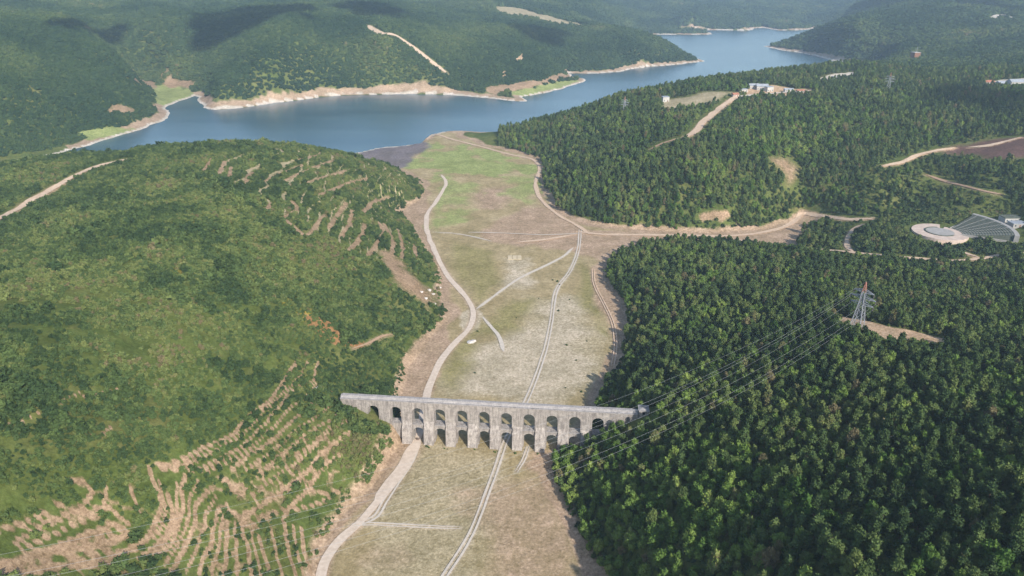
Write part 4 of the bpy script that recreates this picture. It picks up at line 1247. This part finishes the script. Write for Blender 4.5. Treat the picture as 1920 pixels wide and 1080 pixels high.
# broadleaf share: lower right foreground, bright slope of the middle hill, edges
bl = .18 + .75 * np.clip((v - 780) / 140, 0, 1) * np.clip((1560 - u) / 260, 0, 1) + .55 * np.clip(1 - np.hypot((u - 1470) / 150, (v - 255) / 75), 0, 1) * 1.6
bl += .35 * np.clip((1200 - u) / 80, 0, 1) * (v > 680)
bl += (fbm(x / 35, y / 35, 41, 3) - .5) * 1.0
is_b = r_.uniform(0, 1, x.shape) < bl
size = r_.uniform(.5, 1.12, x.shape) * (.85 + .35 * fbm(x / 45, y / 45, 47, 2))
size *= np.where(y > 640, 1.08, 1.0)
lowz = np.clip((v - 800) / 120, 0, 1) * np.clip((1560 - u) / 220, 0, 1)
tint = np.clip(.42 + .2 * lowz + (fbm(x / 28, y / 28, 77, 3) - .5) * 1.1 + r_.normal(0, .2, x.shape), 0, .93)
S = np.c_[size * r_.uniform(.85, 1.15, x.shape), size * r_.uniform(.85, 1.15, x.shape), size * r_.uniform(.8, 1.4, x.shape)]
tint = np.where(r_.uniform(0, 1, x.shape) < .012, 1.0, tint)
rot = r_.uniform(0, 6.28, x.shape)
d3 = np.sqrt(x ** 2 + y ** 2 + (CAM_H - z) ** 2)
vis = in_frame(x, y, z + 4, -5)
def pick_nearest(m, n):
    k = np.where(m & vis)[0]
    return k[np.argsort(d3[k])][:n]
kb = pick_nearest(is_b, 296); kp = pick_nearest(~is_b, 296)
pines = individuals("pine_tree", x[kp], y[kp], z[kp] - .2, S[kp], rot[kp], tint[kp], pine_crowns, pine_trunk,
                    "dark green pine in the dense wood on the near slope at the lower right", "pine tree", "pines in the wood at the lower right")
broads = individuals("broadleaf_tree", x[kb], y[kb], z[kb] - .2, S[kb], rot[kb], tint[kb], broad_crowns, broad_trunk,
                     "bright green leafy tree in the dense wood on the near slope at the lower right", "leafy tree", "leafy trees in the wood at the lower right")
rest = np.ones(len(x), bool); rest[kb] = False; rest[kp] = False
for nm, m, src, lab in (("pine_forest", rest & ~is_b, pines, "dark pine forest over the right hills"),
                        ("broadleaf_forest", rest & is_b, broads, "bright leafy forest over the right hills")):
    stuff_points(nm, x[m], y[m], z[m] - .2, S[m], rot[m], np.random.default_rng(9).integers(0, 3, m.sum()), tint[m], [(p[1], p[2]) for p in src], lab)
print("trees", len(x))

NS = np.array(sorted([at(p[0], p[1], LAKE_Z) for p in ((-400, 380), (-160, 352), (0, 338), (100, 327), (300, 315), (450, 308), (620, 300), (690, 290), (900, 250))]))
# --- maquis on the left hill
xa, ya = scatter(1.65, -430, -20, 90, 420, 31)
xb, yb = scatter(2.2, -760, 0, 420, 960, 32)
x3, y3 = xa, ya
x = np.r_[xa, xb]; y = np.r_[ya, yb]
z = hz(x, y)
ok = in_frame(x, y, z, 280) & free(x, y) & (z > -1.5) & (x < 0) & (look(dL, x, y) > 8) & (y < np.interp(x, NS[:, 0], NS[:, 1]) + 25)
dens = fbm(x / 6, y / 6, 83, 3)
u, v = to_pix(x, y, z)
thin = np.clip((v - 820) / 160, 0, 1) * .12 + np.clip(1 - np.hypot((u - 150) / 320, (v - 620) / 170), 0, 1) * .12
ok &= dens > (.36 + thin)
x, y, z, u, v = x[ok], y[ok], z[ok], u[ok], v[ok]
# scrub near theatre and forest edges, undergrowth in the near wood
ux, uy = scatter(3.0, 20, 420, 80, 640, 71)
uz = hz(ux, uy); k_ = in_frame(ux, uy, uz + 2, 160) & free(ux, uy) & (look(dF, ux, uy) > 2)
x = np.r_[x, scx, ux[k_]]; y = np.r_[y, scy, uy[k_]]; z = np.r_[z, scz, uz[k_]]
r_ = np.random.default_rng(12)
near_s = np.hypot(x, y)
size = r_.uniform(.55, 1.25, x.shape) * (.75 + .75 * fbm(x / 30, y / 30, 87, 3)) * np.where(near_s > 420, 1.4, 1.05)
grove = np.clip((fbm(x / 24, y / 24, 111, 3) - .56) / .08, 0, 1) * (np.random.default_rng(15).uniform(0, 1, x.shape) < .22)
size = size * (1 + .9 * grove)
tint = np.clip(.42 + (fbm(x / 42, y / 42, 93, 4) - .5) * 1.3 + (fbm(x / 7, y / 7, 94, 2) - .5) * .7 - grove * .18 + r_.normal(0, .17, x.shape), 0, .95)
S = np.c_[size * r_.uniform(.85, 1.3, x.shape), size * r_.uniform(.85, 1.3, x.shape), size * r_.uniform(.7, 1.2, x.shape)]
rot = r_.uniform(0, 6.28, x.shape)
d3 = np.sqrt(x ** 2 + y ** 2 + (CAM_H - z) ** 2) / size
vis = in_frame(x, y, z + 1, -5) & (x < -10)
ks = pick_nearest(np.ones(len(x), bool), 296)
shr = individuals("shrub", x[ks], y[ks], z[ks] - .15, S[ks], rot[ks], tint[ks], shrub_meshes, None,
                  "low green shrub on the near terraced slope at the lower left", "shrub", "shrubs on the near terraced slope")
rest = np.ones(len(x), bool); rest[ks] = False
stuff_points("shrub_cover", x[rest], y[rest], z[rest] - .15, S[rest], rot[rest], np.random.default_rng(13).integers(0, 3, rest.sum()), tint[rest], [(p[0],) for p in shr], "low maquis shrubs covering the left hill")
print("shrubs", len(x))

fb = [(1045, 528, 1.0), (1036, 526, .8), (1049, 534, .7), (1047, 583, .9), (1062, 648, .9), (1080, 676, .7), (968, 596, .5), (895, 622, .8), (1100, 640, .6), (1068, 562, .6), (890, 700, .7), (1010, 560, .5), (1090, 735, .8), (1060, 728, .6)]
for i, (px, py, k) in enumerate(fb):
    g_ = ground(px, py)
    o = shr[i % 3][0].copy(); COL.objects.link(o); o.name = "bush"
    o.location = (g_[0], g_[1], float(hz(*g_)) - .1); o.scale = (k, k, k * .8); o["tint"] = .12
    o["label"] = "small dark bush " + ("beside the bend of the middle wheel track" if py < 540 else "in the dry grass left of the middle wheel track" if px < 1015 else "in the pale dry grass right of the middle wheel track")
    o["category"] = "bush"; o["group"] = "bushes dotting the dry valley floor"
for i, p_ in enumerate(piers):                             # bushes at the feet of the piers
    for j in range(2):
        lx = p_ + R.uniform(-3.4, 3.4); ly = -4.4 - R.uniform(0, 1.6)
        w_ = aq.matrix_basis @ Vector((lx, ly, 0))
        if abs(lx - to_u(-2.9)) < 3.2 or lx < lo_c[0] + 3: continue
        o = shr[(i + j) % 3][0].copy(); COL.objects.link(o); o.name = "bush"
        k = R.uniform(.3, .62); o.location = (w_.x, w_.y, float(hz(w_.x, w_.y)) - .1); o.scale = (k * 1.3, k, k); o["tint"] = R.uniform(.2, .6)
        o["label"] = "low green bush at the foot of an aqueduct pier"; o["category"] = "bush"; o["group"] = "bushes at the feet of the aqueduct piers"
# --- single pines and bushes standing out on the left hill
spots = [(125, 790, 1.3), (150, 800, 1.2), (105, 808, 1.1), (75, 850, .9), (140, 850, 1.0), (210, 745, .8), (285, 780, .9), (240, 785, .9), (330, 800, .9), (395, 760, 1.1), (360, 765, .8), (420, 770, .9), (440, 750, .8),
         (215, 705, .9), (255, 690, .8), (290, 690, .7), (375, 680, .9), (395, 720, .9), (345, 720, .8), (480, 640, .8), (440, 655, .8), (545, 660, .9), (560, 640, .8), (420, 610, .8), (430, 500, .8), (445, 508, .9), (400, 510, .8), (345, 560, .7), (470, 590, .8),
         (310, 275, .9), (370, 270, .9), (385, 272, .8), (250, 290, .8), (180, 288, .8), (700, 670, .8), (690, 665, .9), (640, 770, .8), (672, 800, .8)]
gx = np.array([ground(p[0], p[1] + 4) for p in spots])
zz = hz(gx[:, 0], gx[:, 1])
ss = np.array([p[2] for p in spots]) * .8
for i in range(len(spots)):
    p = pines[i % 3]
    root = p[0].copy(); COL.objects.link(root)
    c = p[1].copy(); COL.objects.link(c); c.parent = root
    t = p[2].copy(); COL.objects.link(t); t.parent = root
    root.location = (gx[i, 0], gx[i, 1], zz[i] - 1.2); root.rotation_euler = (0, 0, i * 1.3); root.scale = (ss[i] * 1.15, ss[i] * 1.15, ss[i] * .85)
    _u, _v = spots[i][0], spots[i][1]
    _w = ("on the skyline against the lake" if _v < 300 else "left of the aqueduct end" if _u > 520 and _v < 720 else "on the slope below the aqueduct end" if _u > 520 else "just above the terraces" if _v > 735 and _u > 200 else "low on the far left side" if _v > 735 else "in the middle of the hill")
    root["label"] = f"{'large' if spots[i][2] > 1 else 'small' if spots[i][2] < .85 else 'middling'} lone pine in left hill's shrubs, {_w}"; root["group"] = "lone pines on the left hill"
    c["tint"] = .38

# --- forest on the far hills
x, y = polar_scatter(290, 880, 8200, 51)
z = hz(x, y)
rr_ = np.hypot(x, y)
nm_ = np.random.default_rng(3).uniform(0, 1, x.shape)
ok = in_frame(x, y, z + 10, 260) & (look(dL, x, y) > 14) & (look(bare, x, y) < .4) & (look(dF, x, y) > 6)
nearshore = np.array([at(p[0], p[1], LAKE_Z) for p in ((-400, 380), (-160, 352), (0, 338), (100, 327), (300, 315), (450, 308), (620, 300), (690, 290), (900, 250))])
nearshore = nearshore[np.argsort(nearshore[:, 0])]
ok &= (rr_ > 1480) | ((x < 0) & (look(dL, x, y) > 20) & (y > np.interp(x, nearshore[:, 0], nearshore[:, 1]) + 25))
ok &= fbm(x / 70, y / 70, 17, 3) > .08
x, y, z, rr_ = x[ok], y[ok], z[ok], rr_[ok]
r_ = np.random.default_rng(14)
size = np.clip(rr_ / 290 * 1.0, 3.6, 40) * r_.uniform(.7, 1.3, x.shape)
hgt = np.clip(size * .9, 4, 13) * r_.uniform(.7, 1.3, x.shape)
tint = np.clip(.36 + (fbm(x / 130, y / 130, 95, 4) - .5) * 1.3 + r_.normal(0, .1, x.shape), 0, .9)
S = np.c_[size, size * r_.uniform(.8, 1.2, x.shape), hgt]
rot = r_.uniform(0, 6.28, x.shape)
far_src = []
for i, me in enumerate(far_meshes):
    o = bpy.data.objects.new("tree_clump", me); COL.objects.link(o)
    q = ground(*[(455, 170), (560, 160)][i])
    o.location = (q[0], q[1], float(hz(*q)) - 1); o.scale = (7, 7, 7); o["tint"] = .4
    tag(o, ["round dark tree clump just above the far shore, left", "broad dark tree clump just above the far shore"][i], "tree clump", "tree clumps above the far shore")
    far_src.append((o,))
stuff_points("far_forest", x, y, z - .6, S, rot, r_.integers(0, 2, len(x)), tint, far_src, "forest covering the distant hills")
print("far", len(x))


# ------------------------------------------------------------------ clouds above the haze, out of the picture, shading the far hills
CLOUDM = simple("cloud_white", (.8, .8, .8), (.85, .85, .85), .01)
def cloud(px0, px1, py, depth, seed):
    a = np.array(ground(px0, py)); c = np.array(ground(px1, py))
    cx_, cy_ = (a + c) / 2; w = abs(c[0] - a[0]) / 2
    alt = 1100.0
    k = (alt - float(hz(cx_, cy_))) / SUN_DIR.z
    r2 = random.Random(seed)
    bm = bmesh.new()
    for i in range(16):
        t = r2.uniform(-1, 1)
        s = w * .34 * (1.15 - abs(t)) * r2.uniform(.7, 1.1)
        m = Matrix.Translation((t * w * .8, r2.uniform(-.3, .3) * depth, r2.uniform(-8, 18))) @ Matrix.Diagonal((s * 1.2, depth * .36 * (1.1 - abs(t)) * r2.uniform(.7, 1.1), 30, 1))
        bmesh.ops.create_icosphere(bm, subdivisions=3, radius=1, matrix=m)
    me = bpy.data.meshes.new("cloud"); bm.to_mesh(me); bm.free(); me.materials.append(CLOUDM)
    o = bpy.data.objects.new("cloud", me); COL.objects.link(o)
    o.location = (cx_ + SUN_DIR.x * k, cy_ + SUN_DIR.y * k, alt)
    tag(o, kind="structure")
cloud(330, 620, 27, 420, 1); cloud(590, 790, 20, 500, 2); cloud(70, 250, 46, 330, 3); cloud(930, 1100, 66, 260, 4); cloud(1640, 1900, 17, 900, 5); cloud(1730, 1960, 188, 150, 6)

# ------------------------------------------------------------------ haze
mh = bpy.data.materials.new("haze_air"); mh.use_nodes = True
nt = mh.node_tree; nt.nodes.clear()
outn = nt.nodes.new("ShaderNodeOutputMaterial")
pv = nt.nodes.new("ShaderNodeVolumePrincipled")
pv.inputs["Color"].default_value = (.60, .78, 1.0, 1)
pv.inputs["Density"].default_value = 0.00012
pv.inputs["Anisotropy"].default_value = .2
nt.links.new(pv.outputs[0], outn.inputs["Volume"])
mb = MB(); mb.box(-7800, 7800, -60, 9300, float(Z.min()) - 1.0, float(max(Z.max() + 30, CAM_H + 8)))
tag(mb.build("haze", mh), kind="stuff")
print("zmax", Z.max(), "zmin", Z.min())
